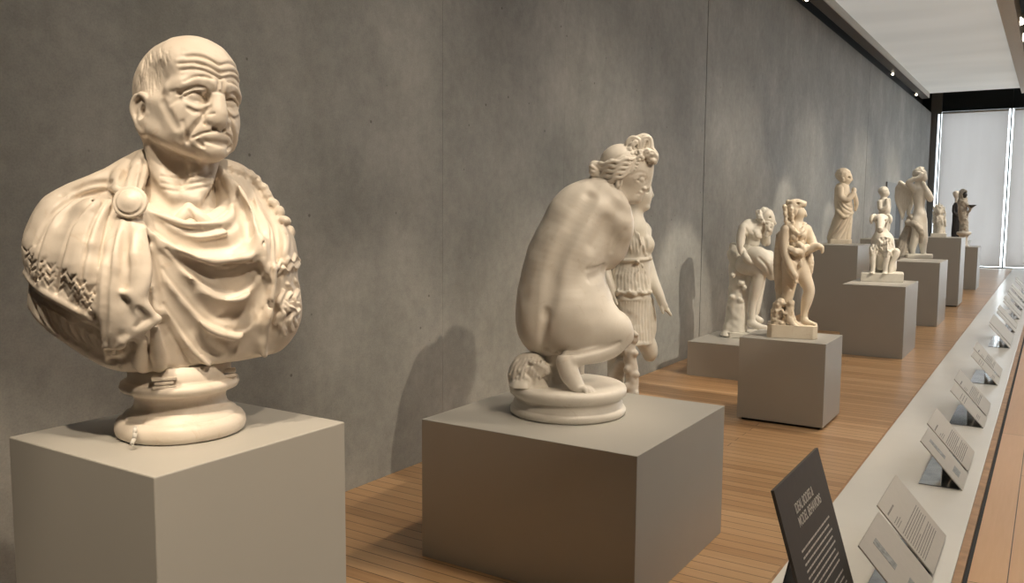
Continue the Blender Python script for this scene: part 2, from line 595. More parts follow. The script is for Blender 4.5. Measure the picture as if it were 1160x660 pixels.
def blind_mat():
    m, nt, b = new_mat('roller blind fabric')
    nt.nodes.remove(b)
    out = nt.nodes['Material Output']
    tc = node(nt, 'ShaderNodeTexCoord')
    mp = node(nt, 'ShaderNodeMapping'); mp.inputs['Scale'].default_value = (3, 1, 0.4)
    nt.links.new(tc.outputs['Object'], mp.inputs['Vector'])
    n = node(nt, 'ShaderNodeTexNoise', Scale=1.2, Detail=4.0)
    nt.links.new(mp.outputs['Vector'], n.inputs['Vector'])
    r = ramp(nt, n.outputs['Fac'], [(0.3, (0.63, 0.605, 0.59)), (0.7, (0.66, 0.635, 0.62))])
    d = node(nt, 'ShaderNodeBsdfDiffuse'); t = node(nt, 'ShaderNodeBsdfTranslucent')
    nt.links.new(r.outputs['Color'], d.inputs['Color']); nt.links.new(r.outputs['Color'], t.inputs['Color'])
    mx = node(nt, 'ShaderNodeMixShader', Fac=BLIND_T)
    nt.links.new(d.outputs[0], mx.inputs[1]); nt.links.new(t.outputs[0], mx.inputs[2])
    nt.links.new(mx.outputs[0], out.inputs['Surface'])
    return m


BLIND_T = 0.55
M['blind'] = blind_mat()


def glass_mat():
    m, nt, b = new_mat('window glass')
    nt.nodes.remove(b)
    out = nt.nodes['Material Output']
    g = node(nt, 'ShaderNodeBsdfGlossy', Roughness=0.02); t = node(nt, 'ShaderNodeBsdfTransparent', Color=(0.93, 0.97, 0.98, 1))
    mx = node(nt, 'ShaderNodeMixShader', Fac=0.06)
    nt.links.new(t.outputs[0], mx.inputs[1]); nt.links.new(g.outputs[0], mx.inputs[2])
    nt.links.new(mx.outputs[0], out.inputs['Surface'])
    return m


M['glass'] = glass_mat()


def struct(mb, name, mat, **kw):
    return tag(mb.build(name, mat, **kw), kind='structure')


YW = 29.0          # glazed end wall
XR, YB = 8.5, -5.0
# floor: dais boards, and the visitors' walkway to the right of the shelf
struct(MB().box((-0.3, YB, -0.2), (3.075, YW + .4, 0.0)), 'floor', M['floor'])
struct(MB().box((3.075, YB, -0.2), (XR, YW + .4, 0.0)), 'floor_walkway', M['floor_front'])
# concrete wall cast in panels with fine open joints
joints = [YB - .3, 1.6, 4.402, 6.0, 9.209, 14.0, 18.774, 23.8, YW + 0.2]
WZ = 4.65
wall = MB()
for i, (a, b_) in enumerate(zip(joints[:-1], joints[1:])):
    g = {4: 0.020, 6: 0.020}.get(i, 0.0016)
    g2 = {3: 0.020, 5: 0.020}.get(i, 0.0016)
    wall.box((-0.28, a + g * .5, 0.0), (0.0, b_ - g2 * .5, WZ))
struct(wall, 'wall_left', M['concrete'])
struct(MB().box((-0.34, YB - .3, 0), (-0.285, YW + .2, 5.6)), 'wall_left_backing', M['black'])
struct(MB().box((XR, YB, 0), (XR + .2, YW, 5.6)), 'wall_right', M['dark_wall'])
struct(MB().box((-0.3, YB - .2, 0), (XR + .2, YB, 5.6)), 'wall_back', M['dark_wall'])
# ceiling bays: shaded beam, glowing fabric panels, concrete beams, lamp slots
YC = 25.5
def bay(i, x0, x1):
    struct(MB().box((x0, 2.0, 4.80), (x1, YC, 4.84)), 'ceiling_fabric' if i == 0 else 'ceiling_fabric_%d' % i, M['vellum'])
bay(0, 0.33, 2.42)
bay(1, 3.2, 5.2)
bay(2, 5.9, 8.5)
struct(MB().box((-0.3, YB, 5.55), (XR, YW + .4, 5.65)), 'ceiling', M['black'])
struct(MB().box((0.15, YB, 4.66), (0.32, YC - .1, 4.80)), 'trim_1', M['beam'])
struct(MB().box((0.32, YB, 4.665), (0.335, YC - .1, 4.805)), 'trim_2', M['beam_side'])  # side face lit by the ceiling, that light put into the paler tone
struct(MB().box((2.44, YB, 4.66), (2.655, YC, 5.0)), 'trim_3', M['beam_side'])
struct(MB().box((2.80, YB, 4.66), (3.2, YC, 5.0)), 'trim_4', M['beam_side'])
struct(MB().box((5.2, YB, 4.66), (5.4, YC, 5.0)), 'trim_5', M['beam_side'])
struct(MB().box((5.6, YB, 4.66), (5.9, YC, 5.0)), 'trim_6', M['beam_side'])
struct(MB().box((0.02, YB, 4.78), (0.06, YC, 4.83)), 'trim_7', M['column'])
# white shelf with oak edging along the dais
struct(MB().box((2.392, YB, 0.0), (3.038, YW - .3, 0.03)), 'trim_shelf', M['strip'], bevel=0.002)
struct(MB().box((2.377, YB, 0.0), (2.391, YW - .3, 0.024)), 'trim_shelf_edge', M['wood_edge'])
struct(MB().box((3.039, YB, 0.0), (3.075, YW - .3, 0.026)), 'trim_shelf_front', M['wood_edge'])
struct(MB().box((3.075, YB, 0.0), (3.092, YW - .3, 0.004)), 'trim_shelf_groove', M['shadow_gap'])
# glazed end wall
fr = MB()
fr.box((-0.3, YW - .02, 4.665), (XR, YW + .10, 4.70))
fr.box((-0.3, YW + .12, 4.70), (XR, YW + .22, 5.5))
for x in (0.24, 2.10, 4.2, 6.3, 8.4):
    fr.box((x - .018, YW + .04, 0), (x + .018, YW + .16, 5.5))
fr.box((-0.3, YW + .04, 0), (XR, YW + .16, 0.03))
struct(MB().box((-0.02, YW - .06, 0), (0.17, YW + .16, 5.5)), 'trim_column', M['column'])
wf = struct(fr, 'window_1', M['transom'])
gl = MB().box((0.17, YW + .10, 0.03), (XR, YW + .108, 4.66)).build('window_pane', M['glass'], wf)
struct(MB().box((0.17, YW - .08, 4.60), (0.275, YW + .02, 5.5)), 'trim_post', M['column'])
for x0, x1, lab in ((0.285, 2.035, 'grey roller blind lowered over the end window beside the concrete wall'),
                    (2.165, 4.13, 'grey roller blind at the right frame edge, past the bright window gap')):
    t = empty('roller_blind', (0, YW - .02, 0)); t.location = ((x0 + x1) / 2, YW - .02, 0.06)
    tag(t, lab, 'blind', 'roller blinds on the end window')
    w = (x1 - x0) / 2
    MB().box((-w, -.002, 0.02), (w, .002, 4.56)).build('blind_fabric', M['blind'], t)
    MB().box((-w, -.012, 0.0), (w, .012, 0.03)).build('hem_bar', M['beam_side'], t)
    MB().tube((-w, 0, 4.57), (w, 0, 4.57), 0.03).build('roller_tube', M['beam_side'], t, True)
for x0, x1 in ((4.27, 6.23), (6.37, 8.33)):
    pass
# unidentified dark shape on the far wall: grey panel, flat black slab, pale strip
dr = MB().box((0.0, 21.3, 0.0), (0.035, 22.7, 2.33))
struct(dr, 'far_slab_1', M['column'])
op = MB().box((0.0, 22.7, 0.0), (0.02, 23.6, 2.3))
struct(op, 'far_slab_2', M['black'])
struct(MB().box((0.0, 23.6, 0.0), (0.03, 24.1, 1.75)), 'trim_pale', M['beam_side'])

# ----------------------------------------------------------------- plinths
def plinth(x0, x1, y0, y1, h, label, gap=False, joint=None):
    t = tag(empty('display_plinth', ((x0 + x1) / 2, (y0 + y1) / 2, 0)), label, 'plinth', 'grey display plinths')
    w, d = (x1 - x0) / 2, (y1 - y0) / 2
    z0 = 0.02 if gap else 0.0
    MB().box((-w, -d, z0), (w, d, h)).build('plinth_body', M['plinth_paint'], t, bevel=0.0025)
    if gap:
        MB().box((-w + .03, -d + .03, 0), (w - .03, d - .03, 0.021)).build('recessed_base', M['shadow_gap'], t)
    return t
# plinths (right faces all stand on one line along the dais)
plinth(1.511, 2.00, 0.905, 1.388, 1.124, 'tall grey plinth under the old man bust, nearest the viewer')
plinth(0.930, 2.00, 3.010, 4.060, 0.648, 'wide grey plinth under the crouching nude woman statue')
plinth(1.325, 1.968, 6.428, 7.008, 0.645, 'grey cube plinth on a dark recessed base under the lion-skin hero statue', gap=True)
plinth(0.346, 0.98, 7.93, 8.80, 0.337, 'low grey plinth by the wall under the seated old man with tree stump')
plinth(1.330, 1.995, 10.14, 11.15, 0.80, 'grey plinth under the seated hound statue')
plinth(0.54, 1.14, 12.03, 12.95, 1.17, 'tall grey plinth by the wall under the robed child statue')
plinth(1.38, 2.0, 13.36, 14.4, 0.912, 'grey plinth under the winged figure statue')
plinth(1.40, 2.0, 16.45, 17.3, 1.188, 'tall grey plinth under the small spiky marble group, second farthest from the viewer', gap=True)
plinth(1.50, 2.0, 20.45, 21.3, 0.90, 'farthest grey plinth near the window, under the hooded figure with black bowl')
plinth(0.62, 1.24, 15.05, 15.85, 1.18, 'grey plinth by the wall under the small boy, behind the hound')
plinth(0.28, 0.74, 5.35, 5.95, 0.20, 'very low grey plinth by the wall under the tunic-clad huntress')
plinth(1.12, 1.72, 21.7, 22.3, 1.00, 'grey plinth hidden behind the spiky group, under the black-robed figure')

# ----------------------------------------------------------------- label stands along the shelf
LT = 0.030
XB, XT, ZT = 2.972, 2.742, 0.285
def text_mesh(name, body, size, mat, parent, M4, sx=1.0, width=None):
    c = bpy.data.curves.new(name, 'FONT'); c.body = body; c.size = size; c.space_line = 0.9
    c.extrude = 0.0004; c.offset = 0.0006
    o = bpy.data.objects.new(name, c); COL.objects.link(o)
    dg = bpy.context.evaluated_depsgraph_get()
    me = bpy.data.meshes.new_from_object(o.evaluated_get(dg))
    bpy.data.objects.remove(o)
    co = np.empty(len(me.vertices) * 3, np.float32); me.vertices.foreach_get('co', co); co = co.reshape(-1, 3)
    if width: sx = width / (co[:, 0].max() - co[:, 0].min())
    co[:, 0] *= sx
    co = co @ np.array(M4)[:3, :3].T + np.array(M4)[:3, 3]
    me.vertices.foreach_set('co', co.astype(np.float32).ravel()); me.update()
    me.materials.append(mat)
    ob = bpy.data.objects.new(name, me); COL.objects.link(ob); ob.parent = parent
    return ob

def plane_frame(o, ex, ey):
    ex = np.array(ex, float); ey = np.array(ey, float); ez = np.cross(ex, ey)
    m = np.eye(4); m[:3, 0] = ex; m[:3, 1] = ey; m[:3, 2] = ez; m[:3, 3] = o
    return m

def board(name, mat, parent, F, x0, x1, y0, y1, th):
    p = [F[:3, :3] @ np.array(q) + F[:3, 3] for q in
         ((x0, y0, -th), (x1, y0, -th), (x1, y1, -th), (x0, y1, -th), (x0, y0, 0), (x1, y0, 0), (x1, y1, 0), (x0, y1, 0))]
    return MB().hexa(p).build(name, mat, parent)

def print_lines(name, mat, parent, F, x0, y_top, n, width, gap, h, rag, lift=0.0006, paras=(), big=.016):
    mb = MB()
    for i in range(n):
        y = y_top - i * gap
        x = x0; end = x0 + width * (1 - rag * rng.random())
        if i in paras: end = x0 + width * 0.45
        while x < end:
            w = min(0.004 + (big if n > 2 else .006) * rng.random(), end - x)
            p = [F[:3, :3] @ np.array(q) + F[:3, 3] for q in
                 ((x, y, 0), (x + w, y, 0), (x + w, y + h, 0), (x, y + h, 0), (x, y, lift), (x + w, y, lift), (x + w, y + h, lift), (x, y + h, lift))]
            mb.hexa(p); x += w + 0.0045
    return mb.build(name, mat, parent)

SL = math.hypot(XB - XT, ZT - LT)
EY = np.array([-(XB - XT) / SL, 0, (ZT - LT) / SL])     # up the card
def label_stand(y, label, front=0.36, rear=0.50, detail=2, rear_drop=0.0):
    t = tag(empty('label_stand', (XB, y, LT)), label, 'label', 'label stands on the white shelf')
    F = plane_frame(np.array([0, 0, 0.004]), (0, 1, 0), EY)
    board('picture_card', M['card'], t, F, 0.0, front, 0.0, SL, 0.006)
    F2 = plane_frame(np.array([0, 0, 0.004]) + EY * 0.012 + np.array([EY[2], 0, -EY[0]]) * 0.006, (0, 1, 0), EY)
    board('text_card', M['card'], t, F2, front + 0.02, front + 0.02 + rear, rear_drop, SL + 0.01, 0.006)
    # mirror-bright prop: base sheet and back leg folded out of one sheet
    w = front + rear - .1
    d = XB - XT
    pb = MB().hexa([(-d, .012, 0.0), (-.02, .012, 0.0), (-.02, w, 0.0), (-d, w, 0.0), (-d, .012, .004), (-.02, .012, .004), (-.02, w, .004), (-d, w, .004)])
    pb.hexa([(-.50 * d, .015, .004), (-.485 * d, .015, .004), (-.485 * d, w, .004), (-.50 * d, w, .004),
             (-.50 * d, .015, .50 * (ZT - LT) - .012), (-.485 * d, .015, .50 * (ZT - LT) - .012), (-.485 * d, w, .50 * (ZT - LT) - .012), (-.50 * d, w, .50 * (ZT - LT) - .012)])
    pb.build('prop_sheet', M['mirror'], t)
    if detail:
        print_lines('print', M['card_ink'], t, F2, front + 0.05, SL - .055, 1, 0.16, 0.02, 0.008, 0.1)
        print_lines('print', M['card_ink'], t, F2, front + 0.05, SL - .095, 3, 0.13, 0.012, 0.0035, 0.5)
        print_lines('print', M['card_ink'], t, F2, front + 0.05, SL - .15, 12 if detail > 1 else 9, rear - 0.09, 0.0125, 0.0042, 0.06, paras=(6,))
        if detail > 1:
            board('picture', M['card_pic'], t, plane_frame(F[:3, 3] + F[:3, 2] * 0.001, (0, 1, 0), EY), 0.15, 0.21, 0.17, 0.30, 0.0008)
            board('picture', M['card_pic'], t, plane_frame(F[:3, 3] + F[:3, 2] * 0.001, (0, 1, 0), EY), 0.12, 0.24, 0.05, 0.10, 0.0008)
        else:
            print_lines('print', M['card_ink'], t, F, 0.05, 0.25, 3, front - 0.12, 0.022, 0.0045, 0.1)
            print_lines('print', M['card_ink'], t, F, 0.05, 0.08, 3, front - 0.22, 0.012, 0.004, 0.1)
    return t

ST = [(3.50, 2, 0.46, 0.53, 'label stand nearest the viewer, its front card printed with small pictures'),
      (5.36, 2, 0.37, 0.50, 'second label stand along the shelf, behind the one with pictures'),
      (7.05, 1, 0.37, 0.50, 'third label stand along the shelf, level with the lion-skin hero plinth'),
      (8.92, 1, 0.37, 0.50, 'fourth label stand along the shelf, before the hound plinth'),
      (11.5, 0, 0.20, 0.95, 'fifth label stand along the shelf, level with the seated hound'),
      (13.1, 0, 0.34, 0.55, 'sixth label stand along the shelf, level with the winged figure'),
      (14.8, 0, 0.34, 0.55, 'seventh label stand along the shelf, just past the winged figure'),
      (16.3, 0, 0.34, 0.5, 'eighth label stand along the shelf, level with the small spiky group'),
      (17.7, 0, 0.34, 0.5, 'ninth label stand along the shelf, next to last'),
      (19.6, 0, 0.34, 0.5, 'farthest label stand, at the window end of the shelf')]
for y, det, f_, r_, lab in ST:
    label_stand(y, lab, f_, r_, det)

# ----------------------------------------------------------------- charcoal introduction panel
sg = tag(empty('text_panel', (2.73, 3.265, 0.03)), 'charcoal text panel with white lettering leaning back at the near end of the shelf', 'sign')
sdir = np.array([2.55 - 2.732, 0, 0.633 - 0.03]); SH = np.linalg.norm(sdir); sey = sdir / SH
SF = plane_frame(np.array([0.002, -0.325, 0.0]), (0, 1, 0), sey)
SWD = 0.655
board('panel_board', M['sign'], sg, SF, 0, SWD, 0.0, SH, 0.012)
rz_ = MB().hexa([(-.22, -.2, 0), (-.0, -.2, 0), (-.0, .2, 0), (-.22, .2, 0), (-.22, -.2, .005), (-.0, -.2, .005), (-.0, .2, .005), (-.22, .2, .005)])
rz_.hexa([(-.215, -.2, .005), (-.21, -.2, .005), (-.21, .2, .005), (-.215, .2, .005), (-.135, -.2, .385), (-.130, -.2, .385), (-.130, .2, .385), (-.135, .2, .385)])
rz_.build('prop_sheet', M['black'], sg)
def on_sign(x, y, lift=0.0012):
    m = np.array(SF); m[:3, 3] = SF[:3, 3] + SF[:3, 0] * x + SF[:3, 1] * y + SF[:3, 2] * lift
    return m
text_mesh('title_lettering', 'IDEAL BODIES &', 0.052, M['white_ink'], sg, on_sign(0.17, SH - 0.135), width=0.26)
text_mesh('title_lettering', 'MODEL BEHAVIORS', 0.052, M['white_ink'], sg, on_sign(0.17, SH - 0.185), width=0.335)
print_lines('body_print', M['white_ink'], sg, on_sign(0, 0), 0.12, SH - 0.262, 8, 0.44, 0.0245, 0.0075, 0.08, lift=0.0005, big=.034)
print_lines('body_print', M['white_ink'], sg, on_sign(0, 0), 0.33, SH - 0.478, 5, 0.24, 0.0245, 0.0075, 0.1, lift=0.0005, big=.034)

# ----------------------------------------------------------------- lamps
def spot_fixture(loc, aim, label, group, r=0.05, L=0.14, lit=True):
    t = tag(empty('spotlight', loc), label, 'light', group)
    d = Vector(aim).normalized()
    MB().tube((0, 0, 0), d * L, r * .9, r1=r).build('lamp_body', M['lamp_body'], t, True)
    MB().tube(d * (L - .004), d * (L + .004), r * .86).build('lamp_face', M['lamp_lit'], t)
    MB().tube((0, 0, 0), (0, 0, 0.22), .012).build('mount', M['black'], t)
    return t
def lit():
    m, nt, b = new_mat('lit lamp face')
    b.inputs['Emission Color'].default_value = (1, .86, .66, 1); b.inputs['Emission Strength'].default_value = 9.0
    tc = node(nt, 'ShaderNodeTexNoise', Scale=30.0)
    nt.links.new(tc.outputs['Color'], b.inputs['Base Color'])
    return m
M['lamp_lit'] = lit()
struct(MB().box((2.70, YB, 5.10), (2.75, YC, 5.14)), 'trim_track', M['black'])
for i, (y, aim) in enumerate(((17.0, (-.4, -.75, -.6)), (18.6, (-.3, -.8, -.55)), (20.4, (-.45, -.7, -.6)), (22.6, (-.3, -.8, -.6)))):
    spot_fixture((2.725, y, 4.93), aim, ('lit spotlight in the ceiling slot, %s' % ('nearest of the right-hand row', 'second of the right-hand row', 'third of the right-hand row', 'farthest of the right-hand row')[i]), 'spotlights in the right ceiling slot', r=.085, L=.2)
for i, y in enumerate((12.9, 20.6, 24.4)):
    spot_fixture((0.09, y, 4.665), (.5, -.6, -.2), 'small pale lamp at the top of the concrete wall, %s' % ('nearest of three', 'middle of three', 'farthest of three')[i], 'small lamps along the wall top', r=.03, L=.10)
# ================================================================= bust of an old man in a military cloak
def bust():
    F = Fig(at_z(206, 487, 1.124))
    root = F.root('portrait_bust', 'large marble bust of a bald frowning old man in a draped cloak with round brooch', 'bust')
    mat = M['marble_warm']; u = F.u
    # ---- turned socle: torus foot, hollow, torus
    prof = [(.001, 0), (66, 0), (70, 2.5), (71.5, 8), (71, 14), (68, 19), (64, 21), (62, 22), (61, 25), (55, 28), (51, 33), (49.5, 39), (50, 44), (53, 48), (58, 50),
            (63, 52), (65, 56), (64, 60.5), (60, 63), (57, 64), (56, 67), (56, 82), (.001, 84)]
    MB().lathe([(r * u, z * u) for r, z in prof], 96).build('socle', M['marble_warm'], root, True)
    # small carved brackets between socle and torso, and the wire clip at the foot
    c = F.P(186, 433, -56)
    bk = MB()
    for dz, w in ((-5, 12), (-.5, 10), (4, 13)):
        bk.box((c[0] - w * u, c[1] - 4 * u, c[2] + (dz - 1.7) * u), (c[0] + w * u, c[1] + 6 * u, c[2] + (dz + 1.7) * u))
    bk.build('bracket', mat, root, bevel=.0015)
    c = F.P(262, 421, -26)
    bk = MB()
    for dz in (-4, 2):
        bk.box((c[0] - 9 * u, c[1] - 4 * u, c[2] + (dz - 2) * u), (c[0] + 5 * u, c[1] + 6 * u, c[2] + (dz + 2) * u))
    bk.build('bracket', mat, root, bevel=.0015)
    q = [F.P(153, 484, -60), F.P(153, 490, -66), F.P(152, 497, -68), F.P(149, 502.5, -74)]
    cl = MB()
    for a, b in zip(q[:-1], q[1:]): cl.tube(a, b, 2.2 * u)
    cl.build('wire_clip', M['lamp_body'], root, True)

    # ---- torso under the cloak
    T = Clay(F, (8, 356), (150, 432), (-118, 74), 1.2)
    T.e(192, 312, 10, (124, 84, 112), 1)
    T.e(100, 284, 8, (64, 72, 54), 26)
    T.e(112, 345, 14, (70, 62, 58), 26)
    T.e(284, 290, 22, (54, 84, 58), 28)
    T.e(276, 345, 10, (60, 62, 60), 28)
    T.e(298, 352, 6, (42, 56, 46), 20)
    T.e(150, 228, 25, (70, 44, 40), 24, (-22, 0, 0))          # slope of the shoulders to the neck
    T.e(255, 222, 30, (52, 44, 42), 24, (30, 0, 0))
    T.e(205, 385, 5, (112, 62, 44), 24, (-3, 0, 0))
    # ---- neck opening of the cloak
    T.e(207, 214, -34, (42, 58, 30), 8, (8, 0, 0), 'cut')
    # shoulder cap of leather lappets on his right shoulder
    T.t([(72, 250, -12, 28), (66, 298, -26, 27), (92, 336, -38, 26)], 14)
    T.t([(108, 244, -48, 20), (102, 300, -62, 24), (112, 342, -62, 20)], 16)
    for pts in ([(100, 219, 1.2), (70, 236, 2.2), (52, 262, 2.4), (43, 295, 2.2), (40, 322, 2)],
                [(112, 222, 1.6), (86, 250, 2.4), (73, 280, 2.6), (67, 312, 2.4), (64, 338, 2)],
                [(119, 228, 1.6), (104, 258, 2.4), (96, 292, 2.6), (91, 325, 2.4), (88, 352, 2)],
                [(127, 236, 1.6), (119, 270, 2.4), (113, 310, 2.6), (110, 345, 2.4), (108, 366, 2)]):
        T.on(pts, 2.5, 5, 'cut')
        T.on([(p[0] + 5, p[1], 2.6, -1) for p in pts], 4)
    # ledge under the fringe: undercut, and the lower sleeve with radial grooves
    T.on([(26, 316, 3.2, -1), (40, 334, 4.2, 0), (66, 351, 4.8, 0), (96, 369, 5, 0), (120, 383, 4, 0)], 2.5, 5, 'cut')
    T.on([(30, 309, 3.6, -2), (42, 324, 4.2, -2), (68, 340, 4.4, -2), (98, 357, 4.4, -2), (119, 370, 4, -2)], 3)
    for (x1, y1, x0, y0) in ((25, 304, 31, 281), (34, 313, 38, 287), (44, 321, 48, 292), (54, 328, 58, 299), (65, 335, 70, 306), (76, 341, 81, 312),
                             (87, 347, 92, 319), (97, 354, 102, 325), (107, 360, 111, 332), (116, 366, 120, 340)):
        T.on([(x0, y0, 1.15, .2), (x1, y1, 1.15, .2)], 1, 1, 'cut', sub=3)
        for j in range(3):
            t = (j + .55) / 3
            x = x0 + (x1 - x0) * t; y = y0 + (y1 - y0) * t
            T.on([(x, y, 1.2, .3), (x + 5.5, y - 6.0, 1.1, .3)], .8, 1, 'cut', sub=3)
            T.on([(x, y, 1.2, .3), (x - 5.0, y - 7.5, 1.1, .3)], .8, 1, 'cut', sub=3)
    for a in np.linspace(0, 1, 8):
        x0 = 40 + 76 * a; y0 = 345 + 42 * a; x1 = 50 + 84 * a; y1 = 368 + 48 * a
        T.on([(x0, y0, 1.6), ((x0 + x1) / 2 - 3, (y0 + y1) / 2, 2.4), (x1, y1, 1.6)], 4, 4, 'cut')
    # cloak lying over the shoulder from the neck, rolled edges
    T.t([(172, 168, 18, 7), (160, 186, -8, 10), (154, 205, -36, 10), (149, 222, -64, 7)], 7)
    T.t([(166, 173, 24, 8), (140, 192, 2, 11), (112, 206, -14, 10), (74, 220, -10, 9), (48, 240, 2, 8), (34, 268, 12, 6)], 7)
    T.t([(150, 184, 4, 7), (134, 201, -24, 8), (140, 222, -58, 6)], 5)
    T.on([(146, 191, 2.0), (137, 205, 2.4), (139, 220, 2.0)], 3.5, 5, 'cut')
    T.on([(156, 186, 2.0), (150, 204, 2.4), (150, 214, 2.0)], 3.5, 5, 'cut')
    T.on([(164, 180, 2.0), (161, 200, 2.4), (157, 218, 2.0)], 3.5, 5, 'cut')
    T.on([(134, 212, 2.2), (106, 217, 2.6), (74, 230, 2.6), (52, 252, 2.4), (40, 276, 2)], 3, 5, 'cut')
    T.on([(138, 216, 2.4, -1), (110, 211, 2.4, -1), (78, 221, 2.4, -1)], 4)
    T.on([(126, 206, 1.8, 0), (100, 209, 2.0, 0), (70, 222, 1.8, 0)], 3.5, 5, 'cut')

    # great U-folds swung across the chest: crests and hollows
    def fold(pts, k=8):
        T.on([(x, y, r_ * .78, l_ * .85) for x, y, r_, l_ in pts], k + 1, 4, sub=5, snap=4)
    def val(pts, k=7):
        T.on([(x, y, r_ * 1.9, r_ * 1.05 - (l_ - 1)) for x, y, r_, l_ in pts], k, 4, 'cut', sub=5, snap=4)
    fold([(158, 236, 5, 5), (186, 246, 5.5, 7), (214, 255, 6, 8), (241, 255, 6, 8), (259, 247, 5.5, 7), (266, 228, 5, 6), (258, 205, 5, 5), (247, 190, 5, 4)])
    fold([(190, 260, 3.5, 3), (221, 268, 4.5, 5), (255, 264, 3.5, 4)], 6)
    fold([(160, 246, 5, 4), (186, 273, 6, 7), (214, 288, 6, 9), (241, 295, 6, 10), (269, 293, 6, 9), (288, 286, 5, 7), (292, 262, 5, 6), (278, 226, 5, 5), (257, 200, 4, 4)])
    fold([(241, 311, 3, 3), (269, 309, 3.5, 4), (288, 298, 3, 4)], 5)
    fold([(164, 256, 4, 3), (193, 287, 5, 6), (221, 318, 5.5, 8), (248, 335, 6, 9), (272, 338, 6, 9), (290, 327, 5.5, 8), (298, 305, 5, 7), (297, 276, 5, 6), (287, 248, 5, 5), (270, 212, 4, 4)])
    fold([(172, 282, 4, 3), (207, 338, 5, 6), (234, 369, 5.5, 8), (262, 381, 5.5, 8), (283, 379, 5.5, 8), (298, 360, 5, 7), (305, 333, 5, 6), (307, 293, 5, 5), (301, 259, 5, 5), (287, 224, 4, 4)])
    fold([(175, 326, 3.5, 3), (193, 356, 4.5, 5), (214, 387, 4.5, 5), (238, 414, 4, 3)])
    fold([(178, 350, 4, 3), (181, 376, 4, 4), (185, 415, 4, 3)])
    fold([(310, 305, 4, 3), (306, 355, 5, 5), (300, 402, 4, 3)])
    val([(178, 256, 2, 1), (200, 264, 3, 1), (222, 262, 3.5, 1), (248, 258, 3, 1)], 4)
    val([(172, 254, 2.5, 1), (196, 272, 3, 1), (226, 280, 4, 1), (262, 277, 4.5, 1), (280, 262, 3, 1)])
    val([(176, 272, 3, 1), (204, 296, 4.5, 1), (232, 310, 5, 1), (262, 317, 6, 1), (288, 308, 5, 1)], 6)
    val([(230, 322, 4, 1), (258, 328, 5, 1), (282, 318, 4, 1)], 6)
    val([(180, 292, 3, 1), (206, 324, 4.5, 1), (232, 350, 6, 1), (262, 360, 7, 1), (286, 350, 6, 1), (300, 322, 4, 1)])
    val([(182, 330, 3, 1), (204, 358, 4.5, 1), (226, 388, 5, 1), (246, 404, 5, 1)])
    val([(186, 368, 3, 1), (196, 390, 4, 1), (206, 414, 4, 1)])
    val([(260, 210, 2, 1), (276, 240, 4, 1), (280, 266, 3, 1)], 5)
    val([(276, 208, 2, 1), (294, 240, 3.5, 1), (298, 262, 3, 1)], 5)
    val([(292, 208, 2, 1), (312, 250, 3.5, 1), (316, 300, 4, 1), (312, 350, 4, 1), (308, 396, 3, 1)], 5)
    val([(302, 346, 3, 1), (290, 376, 4, 1), (270, 396, 4, 1)], 5)
    fold([(284, 196, 4, 3), (312, 232, 4, 4), (323, 270, 4, 3), (322, 290, 3, 2)], 6)

    for pts in ([(172, 244), (200, 256), (226, 262), (250, 257)], [(178, 262), (204, 280), (232, 290), (262, 289)], [(188, 282), (212, 306), (238, 324), (266, 328), (286, 318)],
                [(184, 304), (206, 332), (230, 358), (256, 371), (280, 370), (296, 350)], [(186, 344), (206, 372), (228, 400)], [(190, 372), (204, 396), (216, 414)],
                [(262, 200), (272, 226), (281, 250)], [(274, 202), (288, 232), (296, 262), (300, 290)], [(284, 206), (301, 238), (308, 276), (308, 316)], [(246, 306), (266, 304), (284, 295)]):
        T.on([(x, y, 1.3, .75) for x, y in pts], 2.4, 4, 'cut', sub=5, snap=2)
    # long cloth hanging from the brooch with a zigzag edge
    T.t([(139, 251, -68, 6), (130, 290, -84, 10), (126, 345, -86, 12), (128, 380, -78, 11), (128, 394, -70, 8)], 8)
    T.t([(152, 252, -70, 6), (154, 290, -90, 9), (156, 335, -93, 10), (150, 368, -88, 9)], 7)
    T.t([(146, 254, -68, 6), (142, 300, -82, 10), (141, 345, -86, 10), (139, 378, -80, 8)], 8)
    T.t([(160, 262, -80, 5), (166, 305, -93, 6), (158, 332, -97, 6), (143, 330, -96, 4)], 5)
    T.t([(143, 331, -97, 4), (160, 344, -97, 6), (178, 361, -92, 3.5)], 4)
    T.t([(178, 361, -92, 3.5), (162, 372, -92, 5), (142, 386, -86, 6)], 5)
    T.t([(150, 345, -88, 9), (162, 358, -88, 8), (150, 372, -85, 9)], 6)
    T.t([(121, 393, -72, 5), (136, 390, -82, 5), (154, 378, -88, 4)], 4)
    T.t([(160, 385, -80, 6), (158, 402, -66, 8), (162, 417, -52, 7)], 7)
    T.t([(176, 374, -80, 5), (178, 398, -66, 6), (182, 418, -50, 5)], 6)
    val([(145, 246, 1.2, 1), (141, 290, 2.2, 1), (140, 325, 2.2, 1)], 4)
    val([(132, 246, 1.2, 1), (121, 300, 2.2, 1), (117, 355, 2.4, 1), (116, 388, 2, 1)], 4)
    val([(142, 340, 1.2, 1), (146, 358, 2, 1), (142, 378, 1.6, 1)], 4)
    val([(170, 262, 1.2, 1), (176, 305, 2.2, 1), (182, 345, 2, 1)], 4)
    val([(158, 350, 1.2, 1), (164, 360, 1.6, 1), (154, 370, 1.2, 1)], 3)
    T.on([(122, 399, 4, 0), (136, 398, 5, 0), (152, 387, 3.5, 0)], 2.5, 5, 'cut')
    T.on([(126, 408, 4, 0), (138, 407, 5, 0), (150, 396, 3, 0)], 3, 5, 'cut')

